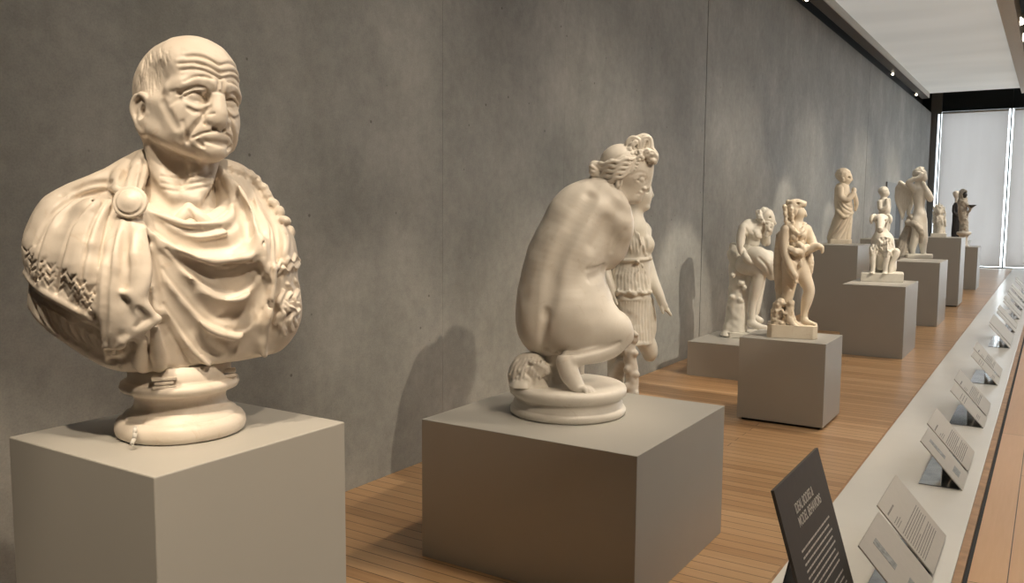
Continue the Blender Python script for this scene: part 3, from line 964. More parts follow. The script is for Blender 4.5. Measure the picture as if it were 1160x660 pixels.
    # far shoulder: twisted fringe over the cloak, and the crumpled edge lower down
    for i, (x, y) in enumerate(((266, 192), (274, 195), (283, 199), (291, 205), (298, 212), (303, 221), (310, 230), (317, 240), (323, 250), (329, 262))):
        w = T.depth(x, y)
        w = -20 if w is None else w
        T.e(x, y, w + 1, (7.5, 5, 5.5), 2, (30 + 50 * (i % 2), 0, 0))
        T.dot(x - 4, y + 3, 1.8, .3, 1.2, 'cut'); T.dot(x + 1, y - 3, 1.4, .3, 1.2, 'cut')
    for pts in ([(314, 303), (318, 296), (322, 301), (326, 293), (330, 298), (334, 290), (338, 295)],
                [(315, 309), (320, 304), (324, 308), (329, 301), (333, 305), (338, 299)],
                [(326, 322), (331, 330), (325, 338), (332, 345), (324, 352), (316, 358), (312, 366)],
                [(334, 318), (338, 328), (333, 338), (339, 348), (333, 358), (336, 368)],
                [(318, 340), (326, 347), (334, 352), (328, 362), (332, 374)],
                [(322, 330), (316, 342), (322, 352), (318, 366), (324, 378)]):
        T.on([(x, y, 3.2, 1.5) for x, y in pts], 2, 3, sub=4, snap=1)
        T.on([(x + 3.5, y + 3, 1.8, .6) for x, y in pts], 2, 3, 'cut', sub=4, snap=1)
    # cut edge of the bust
    c = F.P(275, 149, 0)
    T.ell(c, (302, 900, 302), 6, op='keep')
    T.box(F.P(184, 290, 0), (160, 400, 123), 6, 48, (-3, 0, 0), 'keep')
    T.roughen(.4, 12, 3)
    T.mesh('cloak', mat, root, 1)

    # ---- round brooch
    bw = T.depth(147, 229)
    bw = -74 if bw is None else bw
    c = F.P(147.5, 229, bw - 7)
    n = np.array([-.25, -1, .28]); n /= np.linalg.norm(n)
    B = Clay(F, (122, 172), (205, 253), (bw - 24, bw + 22), .8)
    a = np.cross(n, [0, 0, 1]); a /= np.linalg.norm(a); b2 = np.cross(n, a)
    MM = np.stack([a, n, b2], 1)
    B.ell(c, (17.5, 6, 17.5), 1, M=MM)
    ring = [c + n * 3.6 * u + (a * math.cos(t) + b2 * math.sin(t)) * 14.2 * u for t in np.linspace(0, 2 * math.pi, 25)]
    B.tube(ring, 1.3, 1.5, 2, 'cut')
    B.ell(c + n * 2.5 * u, (8, 5, 8), 3, M=MM)
    B.mesh('brooch', mat, root)

    # ---- head, neck and chest as one body
    H = Clay(F, (128, 284), (30, 268), (-92, 78), .95)
    phi = math.radians(33)
    L = np.array([math.cos(phi), math.sin(phi), 0]); Fv = np.array([math.sin(phi), -math.cos(phi), 0]); Z = np.array([0, 0, 1.0])
    rl = math.radians(3.5); Lr = L * math.cos(rl) - Z * math.sin(rl); Zr = Z * math.cos(rl) + L * math.sin(rl)
    hc = F.P(211, 114.5, -6)
    HM = np.stack([Lr, Fv, Zr], 1)
    def h(l, f, z): return hc + (Lr * l + Fv * f + Zr * z) * u
    def ball(l, f, z, r, k=5, op='add'): H.ell(h(l, f, z), (r, r, r) if np.isscalar(r) else r, k, M=HM, op=op)
    def line(pts, k=3, op='add', n=5, flat=None): H.tube([h(*p[:3]) for p in pts], [p[3] for p in pts], k, n, op, flat)
    def hs(l, z):
        pf = None
        for f in np.arange(100, 0, -1.0):
            v = H.val(h(l, f, z))
            if v < 0: return f + (0 if pf is None or pf > .5 else v / (pf - v))
            pf = v
        return 0.0
    def skin(pts, k=2.5, op='add', sub=4):        # (l, z, r, lift): stroke laid on the face
        A = catmull(np.array([(*p, 0.0)[:4] for p in pts], float), sub)
        f = np.array([hs(a[0], a[1]) for a in A])
        f = np.convolve(np.pad(f, 1, mode='edge'), [.25, .5, .25], 'valid')
        H.tube([h(a[0], b + a[3], a[1]) for a, b in zip(A, f)], A[:, 2], k, 1, op)
    # cranium and face block
    ball(0, -6, 10, (49.5, 60, 58), 1)
    ball(0, 14, 0, (45, 44, 50), 12)
    ball(0, 17, 28, (46, 41, 40), 12)
    ball(0, 22, -32, (38, 34, 30), 16)
    ball(0, 38, -44, (24, 20, 18), 14)
    for sg in (-1, 1):
        line([(sg * 42, -2, -28, 12), (sg * 36, 14, -42, 12), (sg * 20, 34, -52, 11), (0, 44, -54, 12)], 10)     # jaw
        line([(sg * 41, 12, -12, 6), (sg * 36, 25, -14, 7), (sg * 27, 38, -17, 9.5)], 16)                           # cheekbone
        ball(sg * 33, 26, -30, (9, 18, 18), 12)
        ball(sg * 50, 20, 16, (8, 14, 14), 14, 'cut')                                                             # temple
    ball(0, 50, -58, (13.5, 11, 9), 8)                                 # chin
    ball(0, 41.5, -38, (26, 19, 18), 10)                                 # muzzle
    # brow, sockets, eyes
    for sg in (-1, 1):
        line([(sg * 40, 32, 5, 5.5), (sg * 30, 44, 9.5, 6.5), (sg * 16, 51, 11, 7), (sg * 5, 54, 10, 6)], 8)
        ball(sg * 21, 58, -2.5, (14.5, 14.5, 6.8), 4.5, 'cut')
        ball(sg * 12, 58, -4, (5, 9, 6), 5, 'cut')
        ball(sg * 21.5, 41, -2.5, (13, 11.5, 10.5), 1.6)
    # long hooked nose with a broad ridge
    line([(0, 52, 12, 7), (0, 56, 2, 7.5), (-1, 58, -9, 9.4), (-1.5, 59, -19, 10.8), (-1.5, 59, -25.5, 10.2)], 5)
    line([(-1.5*1.4, 59, 6, 3.2), (-1.5*1.4, 63, -6, 3.4), (-1.5*1.4, 66, -18, 3.8)], 2.2)
    line([(1.5*1.4, 59, 6, 3.2), (1.5*1.4, 63, -6, 3.4), (1.5*1.4, 66, -18, 3.8)], 2.2)
    ball(-1.5, 63, -24, (7.4, 5.8, 6.2), 4)
    for sg in (-1, 1):
        ball(sg * 11, 55.5, -25, (6.0, 8.5, 6.0), 3.5)
    # lips: long, thin, pressed and turned down
    line([(-23, 50, -41, 2.2), (-11, 56, -35, 2.0), (0, 58.5, -34, 2.2), (11, 56, -35, 2.0), (23, 49, -41, 1.8)], 4)
    line([(-19, 51, -46, 1.8), (-9, 57, -42.6, 2.6), (0, 59.5, -41.8, 2.9), (9, 57, -42.6, 2.6), (19, 51, -46, 1.8)], 3)
    for sg in (-1, 1):
        # lids
        skin([(sg * 9.5, -3, 1.6, -.4), (sg * 15, 3.4, 2.2, -.2), (sg * 22, 5.0, 2.5, -.2), (sg * 30, 2.0, 2.4, -.2), (sg * 36, -4, 2.0, -.2)], 1.8)
        skin([(sg * 10, -5, 1.4, -.4), (sg * 16, -8.4, 1.8, -.3), (sg * 23, -9.2, 1.8, -.3), (sg * 31, -6, 1.6, -.3)], 1.8)
        skin([(sg * 12, -1.0, .8, .1), (sg * 17, 1.4, .9, .1), (sg * 23, 2.2, .9, .1), (sg * 29, -.4, .8, .1), (sg * 33, -3.5, .7, .1)], 1.0, 'cut')
        skin([(sg * 11, 3.5, .9, .2), (sg * 17, 7.4, 1.1, .2), (sg * 25, 7.4, 1.3, .2), (sg * 33, 3.0, 1.3, .2), (sg * 38, -2, 1, .2)], 2.0, 'cut')
        skin([(sg * 9, 14, 2.2, -1.0), (sg * 16, 15, 2.2, -1), (sg * 25, 14, 2.2, -1), (sg * 34, 8.5, 2, -1), (sg * 40, 2, 1.5, -.8)], 3)
        skin([(sg * 7, 17.5, 1.1, .3), (sg * 16, 19, 1.2, .3), (sg * 26, 17.5, 1.1, .3), (sg * 36, 11, .9, .3)], 2.4, 'cut')
        # bags and tear troughs
        skin([(sg * 12, -11, 1.6, -.8), (sg * 18, -14.5, 2.2, -1), (sg * 26, -15, 2.2, -1), (sg * 31, -11.5, 1.6, -.8)], 4)
        skin([(sg * 11, -12, 1.0, .2), (sg * 17, -18, 1.2, .4), (sg * 25, -19, 1.1, .4), (sg * 31, -16.5, .8, .4)], 3.5, 'cut')
        # nostril wings and openings
        skin([(sg * 9.5, -19, .9, .2), (sg * 14.5, -21, 1.3, .3), (sg * 16.5, -26, 1.3, .3), (sg * 15.5, -31, 1.0, .2)], 2, 'cut')
        ball(sg * 6, 61, -34.5, (3.0, 4.5, 2.4), 1.5, 'cut')
        # folds from nose to mouth corner and beside the mouth
        skin([(sg * 16, -20, 1.3, .2), (sg * 21, -28, 2.1, .5), (sg * 27, -38, 2.4, .5), (sg * 29, -48, 1.8, .4)], 4, 'cut')
        skin([(sg * 20, -21, 2.2, -1), (sg * 26, -29, 3.6, -1.4), (sg * 32, -40, 3.8, -1.6), (sg * 33, -50, 2.6, -1)], 5)
        skin([(sg * 22, -46, 2.0, -.6), (sg * 21, -52, 2.6, -.8), (sg * 15, -57, 2.0, -.6)], 4)
        skin([(sg * 20, -50, 1.0, .3), (sg * 15, -54, 1.3, .3)], 3, 'cut')
    skin([(-26, -47, 1.2, .3), (-18, -41, 1.3, .2), (-8, -37.8, 1.2, .2), (0, -37.2, 1.2, .2), (8, -37.8, 1.2, .2), (18, -41, 1.3, .2), (26, -47, 1.2, .3)], 1.6, 'cut')
    skin([(-13, -48.5, 1.4, .2), (0, -49.5, 2.0, .3), (13, -48.5, 1.4, .2)], 4, 'cut')
    # furrowed forehead
    for z, w, dep in ((22.5, 35, 1.1), (29, 36, 1.05), (37, 30, .8)):
        for sg in (-1, 1):
            a = [(sg * (1.5 + t * w), z + 5.5 * math.sin(min(t, 1) * 2.6) - 2, 1.25 * dep * (1 - .5 * t ** 3), .25) for t in np.linspace(0, 1, 6)]
            skin(a, 3.0, 'cut', 3)
            a = [(sg * (2 + t * w), z + 3.2 + 5.5 * math.sin(min(t, 1) * 2.6) - 2, 1.9 * (1 - .5 * t ** 3), -.9) for t in np.linspace(0, 1, 6)]
            skin(a, 3.5, 'add', 3)
    for sg in (-1, 1):
        skin([(sg * 3.6, 7, 1.0, .3), (sg * 3.2, 13, 1.5, .3), (sg * 4.5, 19, .9, .3)], 2.5, 'cut')
        skin([(sg * 8, 12, 3.0, -1), (sg * 6, 17, 3.0, -1)], 4)
    skin([(-8, 4.5, .9, .2), (0, 5.2, 1.3, .2), (8, 4.5, .9, .2)], 2.5, 'cut')
    # ears
    for sg in (-1, 1):
        e0 = lambda a, b_, o: (sg * (44.5 + o), -3 + a, -21 + b_)
        ball(sg * 47, -7, -20, (5.5, 12.5, 19), 4)
        line([(*e0(8, 5, 4), 2.4), (*e0(8, 15, 6), 2.8), (*e0(-2, 20, 8), 3.1), (*e0(-11, 14, 9), 3.1), (*e0(-13.5, 2, 9), 2.8), (*e0(-8, -10, 7), 2.8), (*e0(0, -19, 4), 4.2), (*e0(4, -17, 3), 3.8)], 2)
        ball(sg * 52, -2, -20, (5.5, 5, 8), 2.5, 'cut')
        line([(*e0(4, 11, 8), 1.5), (*e0(-5, 11, 9), 1.8), (*e0(-7.5, 0, 9), 1.6)], 2, 'cut')
        line([(*e0(0, 11, 5), 1.8), (*e0(-4, 2, 6), 2.1), (*e0(-2, -9, 5), 1.9)], 2)
        ball(sg * 48, 6, -22, (3, 3.5, 4.5), 2)
    # cropped hair: faint chisel strokes behind the temples
    rg = np.random.default_rng(3)
    for i in range(190):
        x = rg.uniform(149, 196); y = rg.uniform(52, 108)
        if x > 192 - (y - 52) * .28 or (y > 100 and x < 180): continue
        t = (x - 150) / 45
        H.on([(x, y, .6, .42), (x - 1.5 + 2 * t, y + 4.5, .72, .42), (x - 2 + 4.5 * t, y + 9, .5, .42)], .9, 1, 'cut', sub=2)
    # creases seen beside the eye and down the cheek
    for pts in ([(204, 106, .9, .2), (199, 103, 1.1, .3), (194, 104, .7, .3)], [(203, 112, .8, .2), (198, 114, 1.0, .3), (193, 118, .6, .3)],
                [(183, 116, 4.0, 3.3), (190, 130, 5.0, 3.9), (199, 144, 3.6, 3.1)], [(207, 138, .8, .3), (211, 150, 1.2, .4), (212, 160, .8, .3)]):
        H.on(pts, 4, 3, 'cut')
    # neck, throat, upper chest
    H.tube([h(-2, -12, -34), F.P(204, 190, 6), F.P(203, 235, 0), F.P(204, 268, -10)], [37, 37, 41, 52], 10, 6)
    H.tube([h(-42, -8, -36), F.P(180, 190, -24), F.P(198, 222, -46)], [7, 9, 8], 10, 6)
    H.tube([h(36, 2, -44), F.P(236, 198, -26), F.P(222, 226, -44)], [7, 8, 7], 9, 6)
    H.tube([h(0, 24, -58), F.P(222, 200, -36), F.P(212, 224, -42)], [9, 8, 6], 8, 6)
    for y in (196, 204, 211):
        H.on([(182, y + 3, .9), (205, y + 5, 1.2), (238, y, .9)], 2.5, 3, 'cut')
    H.roughen(.3, 9, 5)
    H.mesh('head', mat, root, 1)
    # tunic collar inside the cloak
    C = Clay(F, (180, 275), (205, 285), (-95, 30), 1.1)
    C.t([(196, 258, -50, 7), (206, 246, -53, 7), (214, 235, -48, 5)], 3, flat=None)
    C.t([(214, 235, -48, 5), (226, 246, -54, 7), (240, 254, -53, 6), (257, 243, -42, 5)], 3)
    C.t([(200, 266, -48, 10), (225, 266, -52, 10), (250, 258, -44, 9)], 4)
    C.on([(214, 238, 1.2), (222, 252, 1.6), (232, 258, 1.2)], 2, 3, 'cut')
    C.mesh('tunic_collar', mat, root, 1)

bust()
# ================================================================= crouching nude woman seen from behind
def lathe_disc(F, c, prof, name, mat, root, sx=1.0, sy=1.0):
    u = F.u
    return MB().lathe([(r * u, z * u) for r, z in prof], 96, tuple(c), sx, sy).build(name, mat, root, True)


def crouching():
    F = Fig(at_z(643, 466, 0.648))
    root = F.root('nude_statue', 'large marble statue of a crouching nude woman seen from behind, hair tied up', 'statue')
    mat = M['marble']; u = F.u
    prof = [(.001, 0), (64, 0), (66.5, 2), (67, 6), (65, 9), (63, 10), (63, 14), (61, 16), (61, 19), (64, 21), (67, 24), (67.5, 29), (66, 32), (63, 34), (.001, 35)]
    lathe_disc(F, (0, 0, 0), prof, 'marble_base', mat, root, 1.0, .97)
    zt = 35 * u
    # ---- body
    V = Clay(F, (576, 748), (156, 464), (-85, 75), 1.0)
    # pelvis and buttocks, trunk leaning to the right
    V.e(643, 352, 0, (52, 44, 50), 1)
    V.e(610, 362, -6, (26, 34, 36), 10)                    # left buttock
    V.e(652, 366, -12, (40, 34, 36), 12)                   # right buttock
    V.t([(640, 345, 0, 46), (640, 310, 2, 43), (652, 272, 2, 40), (668, 240, 4, 34)], 14)
    V.t([(625, 330, 2, 34), (632, 290, 4, 30), (650, 252, 4, 27)], 22)
    V.t([(648, 240, 2, 20), (656, 231, 2, 19), (674, 230, 4, 20)], 18)     # left shoulder blade
    V.t([(672, 234, 4, 23), (690, 242, -2, 21), (700, 252, -6, 16)], 14)   # right shoulder
    V.t([(664, 316, 2, 17), (668, 345, 0, 19)], 12)          # flank
    V.e(690, 276, 16, (22, 28, 26), 12)                    # side of the chest
    V.e(688, 292, 22, (13, 12, 14), 6)                     # breast seen at the side
    # neck
    V.t([(676, 224, 4, 19), (690, 210, 4, 16), (702, 200, 6, 13)], 9)
    V.t([(684, 216, -10, 8), (700, 226, -14, 8), (708, 236, -14, 6)], 8)
    # right arm: shoulder to elbow, crossing in front
    V.t([(702, 251, -8, 15), (704, 264, -4, 13), (700, 278, 12, 11.5), (691, 290, 30, 9)], 6)
    V.t([(691, 290, 30, 9), (676, 290, 60, 8), (664, 286, 70, 7)], 5)
    # left arm crossing low in front of the body
    V.t([(632, 244, 20, 14), (624, 280, 42, 12), (640, 305, 60, 10), (668, 318, 64, 8)], 6)
    # right thigh swung out to the knee, folded shank
    V.t([(650, 366, 0, 36), (672, 372, -4, 28), (690, 374, -8, 25.5), (698, 373, -10, 17)], 12)
    V.t([(704, 372, -10, 11), (708, 382, -12, 9.5), (690, 395, -20, 11.5), (666, 402, -32, 10.5), (650, 407, -40, 8)], 3.0)
    # left leg underneath and in front: thigh level, shank upright
    V.t([(618, 378, 6, 26), (632, 376, 40, 20), (650, 372, 66, 15)], 10)
    V.t([(650, 372, 66, 13), (652, 402, 60, 11), (654, 436, 54, 8)], 5)
    V.t([(654, 438, 52, 8), (672, 440, 62, 6)], 4)
    # right foot on its toes: heel high at left, toes on the base
    V.t([(647, 408, -36, 10.5), (642, 410, -39, 11), (645, 422, -42, 11), (651, 433, -44, 9.5), (656, 441, -46, 7.5)], 3)
    V.e(639, 408, -39, (8, 9, 9), 4)
    for i, (x, y, w, r) in enumerate(((671, 444.5, -38, 4.2), (673, 445.5, -43, 3.4), (671.5, 446.5, -48, 3.0), (668.5, 447, -52, 2.8), (664, 447.5, -56, 2.6))):
        V.t([(656, 441, -43 - 2 * i, r + 1.2), ((656 + x) / 2 + 2, 440, (w - 44 - 2 * i) / 2, r + .2), (x, y, w, r)], 1.4)
    # hollow between waist and hip, spine, cleft, shoulder blades
    V.on([(684, 306, 4, 2.5), (677, 312, 5, 2.5), (670, 316, 3, 2)], 6, 4, 'cut')
    V.on([(683, 300, 2, 1), (676, 304, 2.2, 1), (666, 305, 1.5, 1)], 3, 4, 'cut')
    V.on([(668, 222, 5, 4), (660, 236, 8, 6), (650, 252, 9, 6.5), (638, 274, 9, 6.5), (629, 296, 9, 6.5), (624, 318, 9, 6.5), (621, 340, 8, 6), (619, 356, 5, 3)], 8, 4, 'cut')
    V.on([(619, 352, 2.5, .5), (617, 368, 4, .8), (616, 384, 4, .8), (618, 396, 3.5, .5)], 5, 4, 'cut')
    V.on([(688, 252, 4, 3.6), (682, 266, 6, 5.4), (674, 278, 5, 4.4)], 10, 4, 'cut')
    V.on([(708, 262, 3, 2), (700, 270, 3.5, 2.5), (694, 284, 2.4, 1.5)], 4, 4, 'cut')
    # crease of buttock over the calf
    V.on([(630, 400, 1.8, .3), (652, 400, 2.2, .4), (676, 396, 2.2, .4), (702, 388, 2, .4)], 2, 4, 'cut')
    V.roughen(.35, 14, 9)
    # ---- face and head
    hx, hw = 714, 2
    V.e(708, 190, 6, (25, 25, 27), 4)
    V.e(719, 199, 6, (18, 17, 22), 8)
    V.e(717, 213, 6, (12, 13, 15), 8)
    V.t([(699, 206, 2, 11), (708, 219, 2, 9), (718, 222, 3, 7)], 7)
    V.t([(737.5, 184, 2, 3.4), (736.5, 195, 2, 3.4), (735, 199, 2, 3.0)], 6)
    V.t([(735.5, 197, 1, 3.0), (735.5, 205, 0, 3.0), (733.0, 212.5, -1, 3.6)], 3)
    V.e(727, 203, -9, (6, 4.5, 3.6), 3, (0, 0, 0), 'cut')
    V.e(725, 203.2, -6.4, (5, 5, 3.4), 1)
    V.on([(719, 203, .9), (725, 200.2, 1.2), (730, 200.8, 1)], 1.2, 3)
    V.on([(720, 205.5, .7), (725, 206.4, .8), (729, 205.6, .7)], 1.2, 3)
    V.on([(715, 198.5, .9, .4), (724, 195, 1, .4), (732, 196.5, .8, .4)], 2, 3, 'cut')
    V.t([(728.5, 217.3, -2, 2.6), (726, 218.3, -6, 2.2)], 2)
    V.t([(726.0, 221.0, -2, 2.6), (723.5, 221.6, -6, 2.0)], 2)
    V.on([(720.5, 219.4, .7, .2), (725.5, 219.2, .8, .2)], 1, 3, 'cut')
    V.e(720.5, 225.5, 0, (6, 7, 4.6), 4)
    V.e(730, 213.5, -5.5, (2.6, 3, 2.2), 2)
    V.e(701, 207, -17, (4.2, 3, 6.5), 2, (12, 0, 0))
    V.e(702, 207, -20, (1.8, 2, 3.5), 1, (12, 0, 0), 'cut')
    V.mesh('body', mat, root, 1)

    # ---- hair: cap, rolled waves, chignon, top knot
    Hh = Clay(F, (660, 752), (146, 222), (-40, 45), .8)
    Hh.e(703, 184, 6, (23.5, 24, 21), 1)
    for j, (y0, y1) in enumerate(((185, 177.5), (190, 181.5), (195.5, 185), (201, 188.5), (206, 192))):
        pts = []
        for t in np.linspace(0, 1, 15):
            x = 680 + 1.2 * j + t * (46 - 3 * j)
            y = y0 + (y1 - y0) * t ** 1.4 + 1.5 * math.sin(t * 17 + j * 1.2) * (1 - .4 * t)
            w = -5 - 11 * t - 9 * math.sin(math.pi * min(1, t + .1))
            pts.append((x, y, w, 2.9 - .9 * t))
        Hh.t(pts, .5, 3)
    Hh.t([(682, 203, -4, 5), (690, 208, -8, 4.5), (698, 203, -14, 3.5)], 2)
    # band across the cap
    Hh.on([(688, 182, 1, .4), (700, 178, 1.1, .4), (712, 172, 1, .4)], 1.2, 3, 'cut')
    # chignon at the nape
    for x, y, w, r in ((679, 190, -2, 8), (674, 187, -2, 6.5), (673, 194, -4, 6), (671, 189, -6, 4), (678, 198, -2, 5), (669, 205, 4, 5), (674, 207, 2, 4.5), (672, 201, 0, 4)):
        Hh.e(x, y, w, (r, r, r * .85), 2)
    Hh.on([(672, 186, .9, .3), (677, 190, 1, .3), (680, 196, .9, .3)], 1, 3, 'cut')
    Hh.on([(669, 191, .9, .3), (674, 193, 1, .3)], 1, 3, 'cut')
    # curls over the brow and the tied bow of hair on top
    rg = np.random.default_rng(11)
    Hh.e(726, 176, 4, (14, 14, 9), 3)
    for i in range(26):
        a = rg.uniform(0, 1); b = rg.uniform(-1, 1)
        x = 712 + a * 30; y = 178 + b * 6 - 3 + (a * 5 if a > .8 else 0)
        r = rg.uniform(3.2, 4.6)
        Hh.e(x, y, -11 + 6 * abs(a - .4) + rg.uniform(-2, 2), (r, r, r * .9), 1.2)
    for i in range(22):
        x = 712 + rg.uniform(0, 28); y = 178 + rg.uniform(-8, 8)
        Hh.dot(x, y, 1.3, .2, .9, 'cut')
    for pts in ([(715, 173, -2, 3), (711, 164, -4, 3.6), (716, 157, -5, 3.6), (723, 159, -6, 3.2), (724, 167, -5, 2.6)],
                [(718, 174, -6, 2.6), (716, 165, -9, 3), (720, 161, -9, 2.6)],
                [(726, 168, -5, 3), (729, 158, -5, 3.6), (735, 157, -3, 3.4), (736, 165, -3, 3), (732, 170, -4, 2.4)],
                [(722, 157, 4, 3.8), (730, 154.5, 5, 3.8), (736, 158, 4, 3.4), (738, 166, 3, 3)], [(721, 165, 4, 8), (731, 164, 4, 7.5)],
                [(734, 171, -6, 3), (740, 174, -4, 3.2), (740, 182, -3, 3), (736, 184, -4, 2.4)], [(738, 168, 2, 3), (743, 176, 2, 3.2), (742, 184, 2, 2.6)]):
        Hh.t(pts, .8, 4)
        Hh.t([(p[0], p[1], p[2] - p[3], .7) for p in pts], .6, 4, 'cut')
    Hh.mesh('hair', mat, root, 1)

    # ---- carved rock with wavy locks at left, and the block under her
    R = Clay(F, (568, 646), (388, 462), (-60, 60), 1.0)
    R.t([(632, 396, 0, 16), (631, 420, 0, 14), (630, 446, 0, 17)], 1)
    R.e(600, 425, -16, (24.5, 22, 26.5), 6, (-10, 0, 0))
    R.e(596, 442, -24, (20, 18, 14), 6)
    R.e(607, 442, -20, (26, 16, 12), 6)
    R.e(592, 440, -30, (14, 12, 12), 4)
    R.e(612, 418, -34, (12, 6, 10), 4, (30, 0, 0))
    for k in range(9):
        x = 578 + 4.5 * k
        R.on([(x, 428 + 2 * math.sin(k), 1.1, .3), (x + 3, 416, 1.4, .3), (x + 10, 406 - k * .4, 1.1, .3)], 1.5, 3, 'cut')
    for k in range(5):
        R.on([(601 + 3 * k, 413 + 3.5 * k, 1.0, .2), (612 + 2 * k, 417 + 4 * k, 1.2, .3), (622, 424 + 5 * k, 1, .2)], 1.4, 3, 'cut')
    R.dot(599, 412, 2.6, .4, 1, 'cut'); R.dot(586, 424, 3, .6, 1.5, 'cut'); R.on([(597, 423, 1.5, .3), (604, 432, 1.8, .4), (598, 442, 1.5, .3)], 2, 3, 'cut')
    R.roughen(.45, 6, 2)
    R.clip_z(zt - 1 * u)
    R.mesh('carved_support', mat, root, 1)


crouching()
# ================================================================= huntress in a short tunic
def drape_folds(C, lines, r, k=2, lift=0.4):
    for pts in lines:
        C.on([(p[0], p[1], r * (p[2] if len(p) > 2 else 1), lift * r) for p in pts], k, 3, 'cut', sub=3, snap=1)


def huntress():
    F = Fig((0.52, 5.62, 0.20))
    root = F.root('huntress_statue', 'pale marble huntress in a belted short tunic standing behind the crouching woman', 'statue')
    mat = M['marble_white']; u = F.u
    yb = 470
    # ---- body: head, arms, legs
    B = Clay(F, (672, 772), (196, 478), (-45, 50), .95)
    B.e(722, 216, 0, (15, 15, 18), 1)
    B.e(727, 222, 0, (11, 11, 13), 5)
    B.t([(734.5, 210, 0, 2.5), (736.8, 217, 0, 2.2), (738.6, 221, 0, 2.4)], 2)
    B.e(735, 226, 0, (3, 4, 1.6), 1); B.e(734.5, 229, 0, (3, 4, 1.6), 1); B.e(731.5, 234, 0, (5, 6, 4.5), 3)
    B.e(731, 216, -9, (4, 3, 2.6), 2, (0, 0, 0), 'cut'); B.e(730, 216, -7.5, (3.4, 3, 2), .6)
    B.t([(720, 232, 0, 10), (716, 246, 0, 10), (713, 262, 0, 12)], 6)
    B.t([(712, 262, 0, 22), (716, 290, 0, 20), (714, 330, 0, 22)], 8)
    # right arm hanging toward the viewer's left, hand by the skirt
    B.t([(697, 262, -4, 10), (689, 285, -8, 9), (685, 305, -12, 7.6), (690, 322, -18, 6.2), (693, 333, -20, 5.2)], 4)
    B.e(692, 340, -20, (5.5, 4, 7), 3)
    for i in range(4): B.t([(688 + 2.6 * i, 343, -21, 2.2), (687.5 + 2.4 * i, 349, -22, 1.9), (688 + 2.0 * i, 353 - abs(i - 1.3), -20, 1.5)], .8)
    B.t([(696, 338, -22, 2.2), (698.5, 344, -24, 1.8)], .8)
    # left arm reaching down and forward
    B.t([(726, 262, 14, 8), (730, 288, 16, 8), (738, 314, 8, 7), (746, 332, -2, 5.6), (750, 343, -4, 4.8)], 4)
    B.e(752, 347, -4, (5, 4, 5), 2)
    for i in range(3): B.t([(752 + i, 349 - i, -5 + 2 * i, 2.2), (757, 353 - i, -5 + 2 * i, 1.9), (760 - i, 356.5 - i, -5 + 2 * i, 1.7)], .8)
    B.t([(749, 348, -7, 2), (751, 354, -8, 1.7)], .8)
    # legs
    B.t([(722, 370, 0, 13), (734, 392, 6, 10.5), (736, 401, 12, 8.5), (733, 396, 40, 7)], 5)
    B.t([(702, 370, -4, 13), (698, 404, -6, 10.5), (698, 440, -6, 9), (698, 464, -6, 7)], 5)
    B.t([(698, 465, -8, 6), (708, 468, -14, 5)], 3)
    B.clip_z(2 * u)
    B.mesh('body', mat, root, 1)
    Hh = Clay(F, (700, 745), (194, 240), (-28, 28), .9)
    Hh.e(719, 211, 2, (16.5, 17, 15), 1)
    for t in np.linspace(0, 1, 6):
        Hh.t([(708 + 3 * t, 224 - 6 * t, -12 - 2 * t, 3), (718, 214 - 8 * t, -16 + 4 * t, 3), (731 - 2 * t, 206 - 4 * t, -8 + 4 * t, 2.6)], .8, 5)
    Hh.e(706, 222, 0, (7, 8, 7), 2); Hh.e(711, 236, -6, (5, 4, 4), 1.5); Hh.e(708, 233, -10, (4, 4, 3.4), 1.2)
    Hh.mesh('hair', mat, root, 1)
    # ---- tunic
    T = Clay(F, (676, 758), (244, 402), (-48, 50), 1.0)
    T.t([(700, 258, 0, 13), (712, 262, 0, 16), (727, 262, 4, 11)], 6)
    T.t([(713, 268, 0, 22), (716, 285, 0, 21), (717, 294, 0, 18)], 6)
    T.e(732, 277, -6, (9.5, 10, 10), 5); T.e(718, 278, -16, (9, 9, 9), 5)
    T.t([(714, 296, 0, 19), (712, 315, 0, 24), (711, 330, 0, 26)], 5)
    T.t([(712, 330, 0, 24), (713, 360, 0, 25), (713, 384, 0, 26)], 3)
    T.t([(735, 340, 4, 6), (737, 365, 4, 7), (736, 384, 4, 6)], 4)
    T.clip_z(F.P(713, 388, 0)[2])
    # overfold hem, wavy
    for i, x in enumerate(np.linspace(690, 735, 9)):
        w = T.depth(x, 329)
        if w is not None: T.e(x, 330 + 2.5 * (i % 2), w + 1, (4, 4, 3.4), 1.5)
    T.on([(684, 335, 1.5), (696, 336.5, 1.6), (704, 334, 1.5), (714, 338, 1.7), (724, 336, 1.6), (738, 334, 1.4)], 1.2, 3, 'cut')
    # belt, cross strap, folds
    T.on([(692, 293, 2.2, .6), (708, 295, 2.3, .8), (724, 294, 2.2, .8), (737, 293, 2, .6)], .8, 4)
    T.on([(722, 296, 1.5, .8), (724, 304, 1.7, .8), (720, 312, 1.3, .6)], .8, 4); T.on([(722, 296, 1.3, .8), (729, 303, 1.5, .8), (731, 309, 1.2, .6)], .8, 4)
    T.on([(712, 250, 1.8, .4), (722, 266, 2, .4), (732, 288, 1.8, .4)], .8, 4)
    drape_folds(T, [[(x, 300), (x - 2 + (x - 714) * .1, 314), (x - 1 + (x - 714) * .2, 328)] for x in np.linspace(694, 734, 12)], 1.5, 1.4)
    drape_folds(T, [[(x, 342), (x - .5, 362), (x + 1, 386)] for x in np.linspace(690, 738, 15)], 1.6, 1.4)
    drape_folds(T, [[(x, 256), (x + 3, 270), (x + 5, 288)] for x in np.linspace(700, 728, 8)], 1.4, 1.4)
    T.roughen(.3, 5, 1)
    T.mesh('tunic', mat, root, 1)
    # ---- hound leaping at her side and the tree stump, roughly worked
    D = Clay(F, (676, 738), (364, 478), (-60, 40), 1.0)
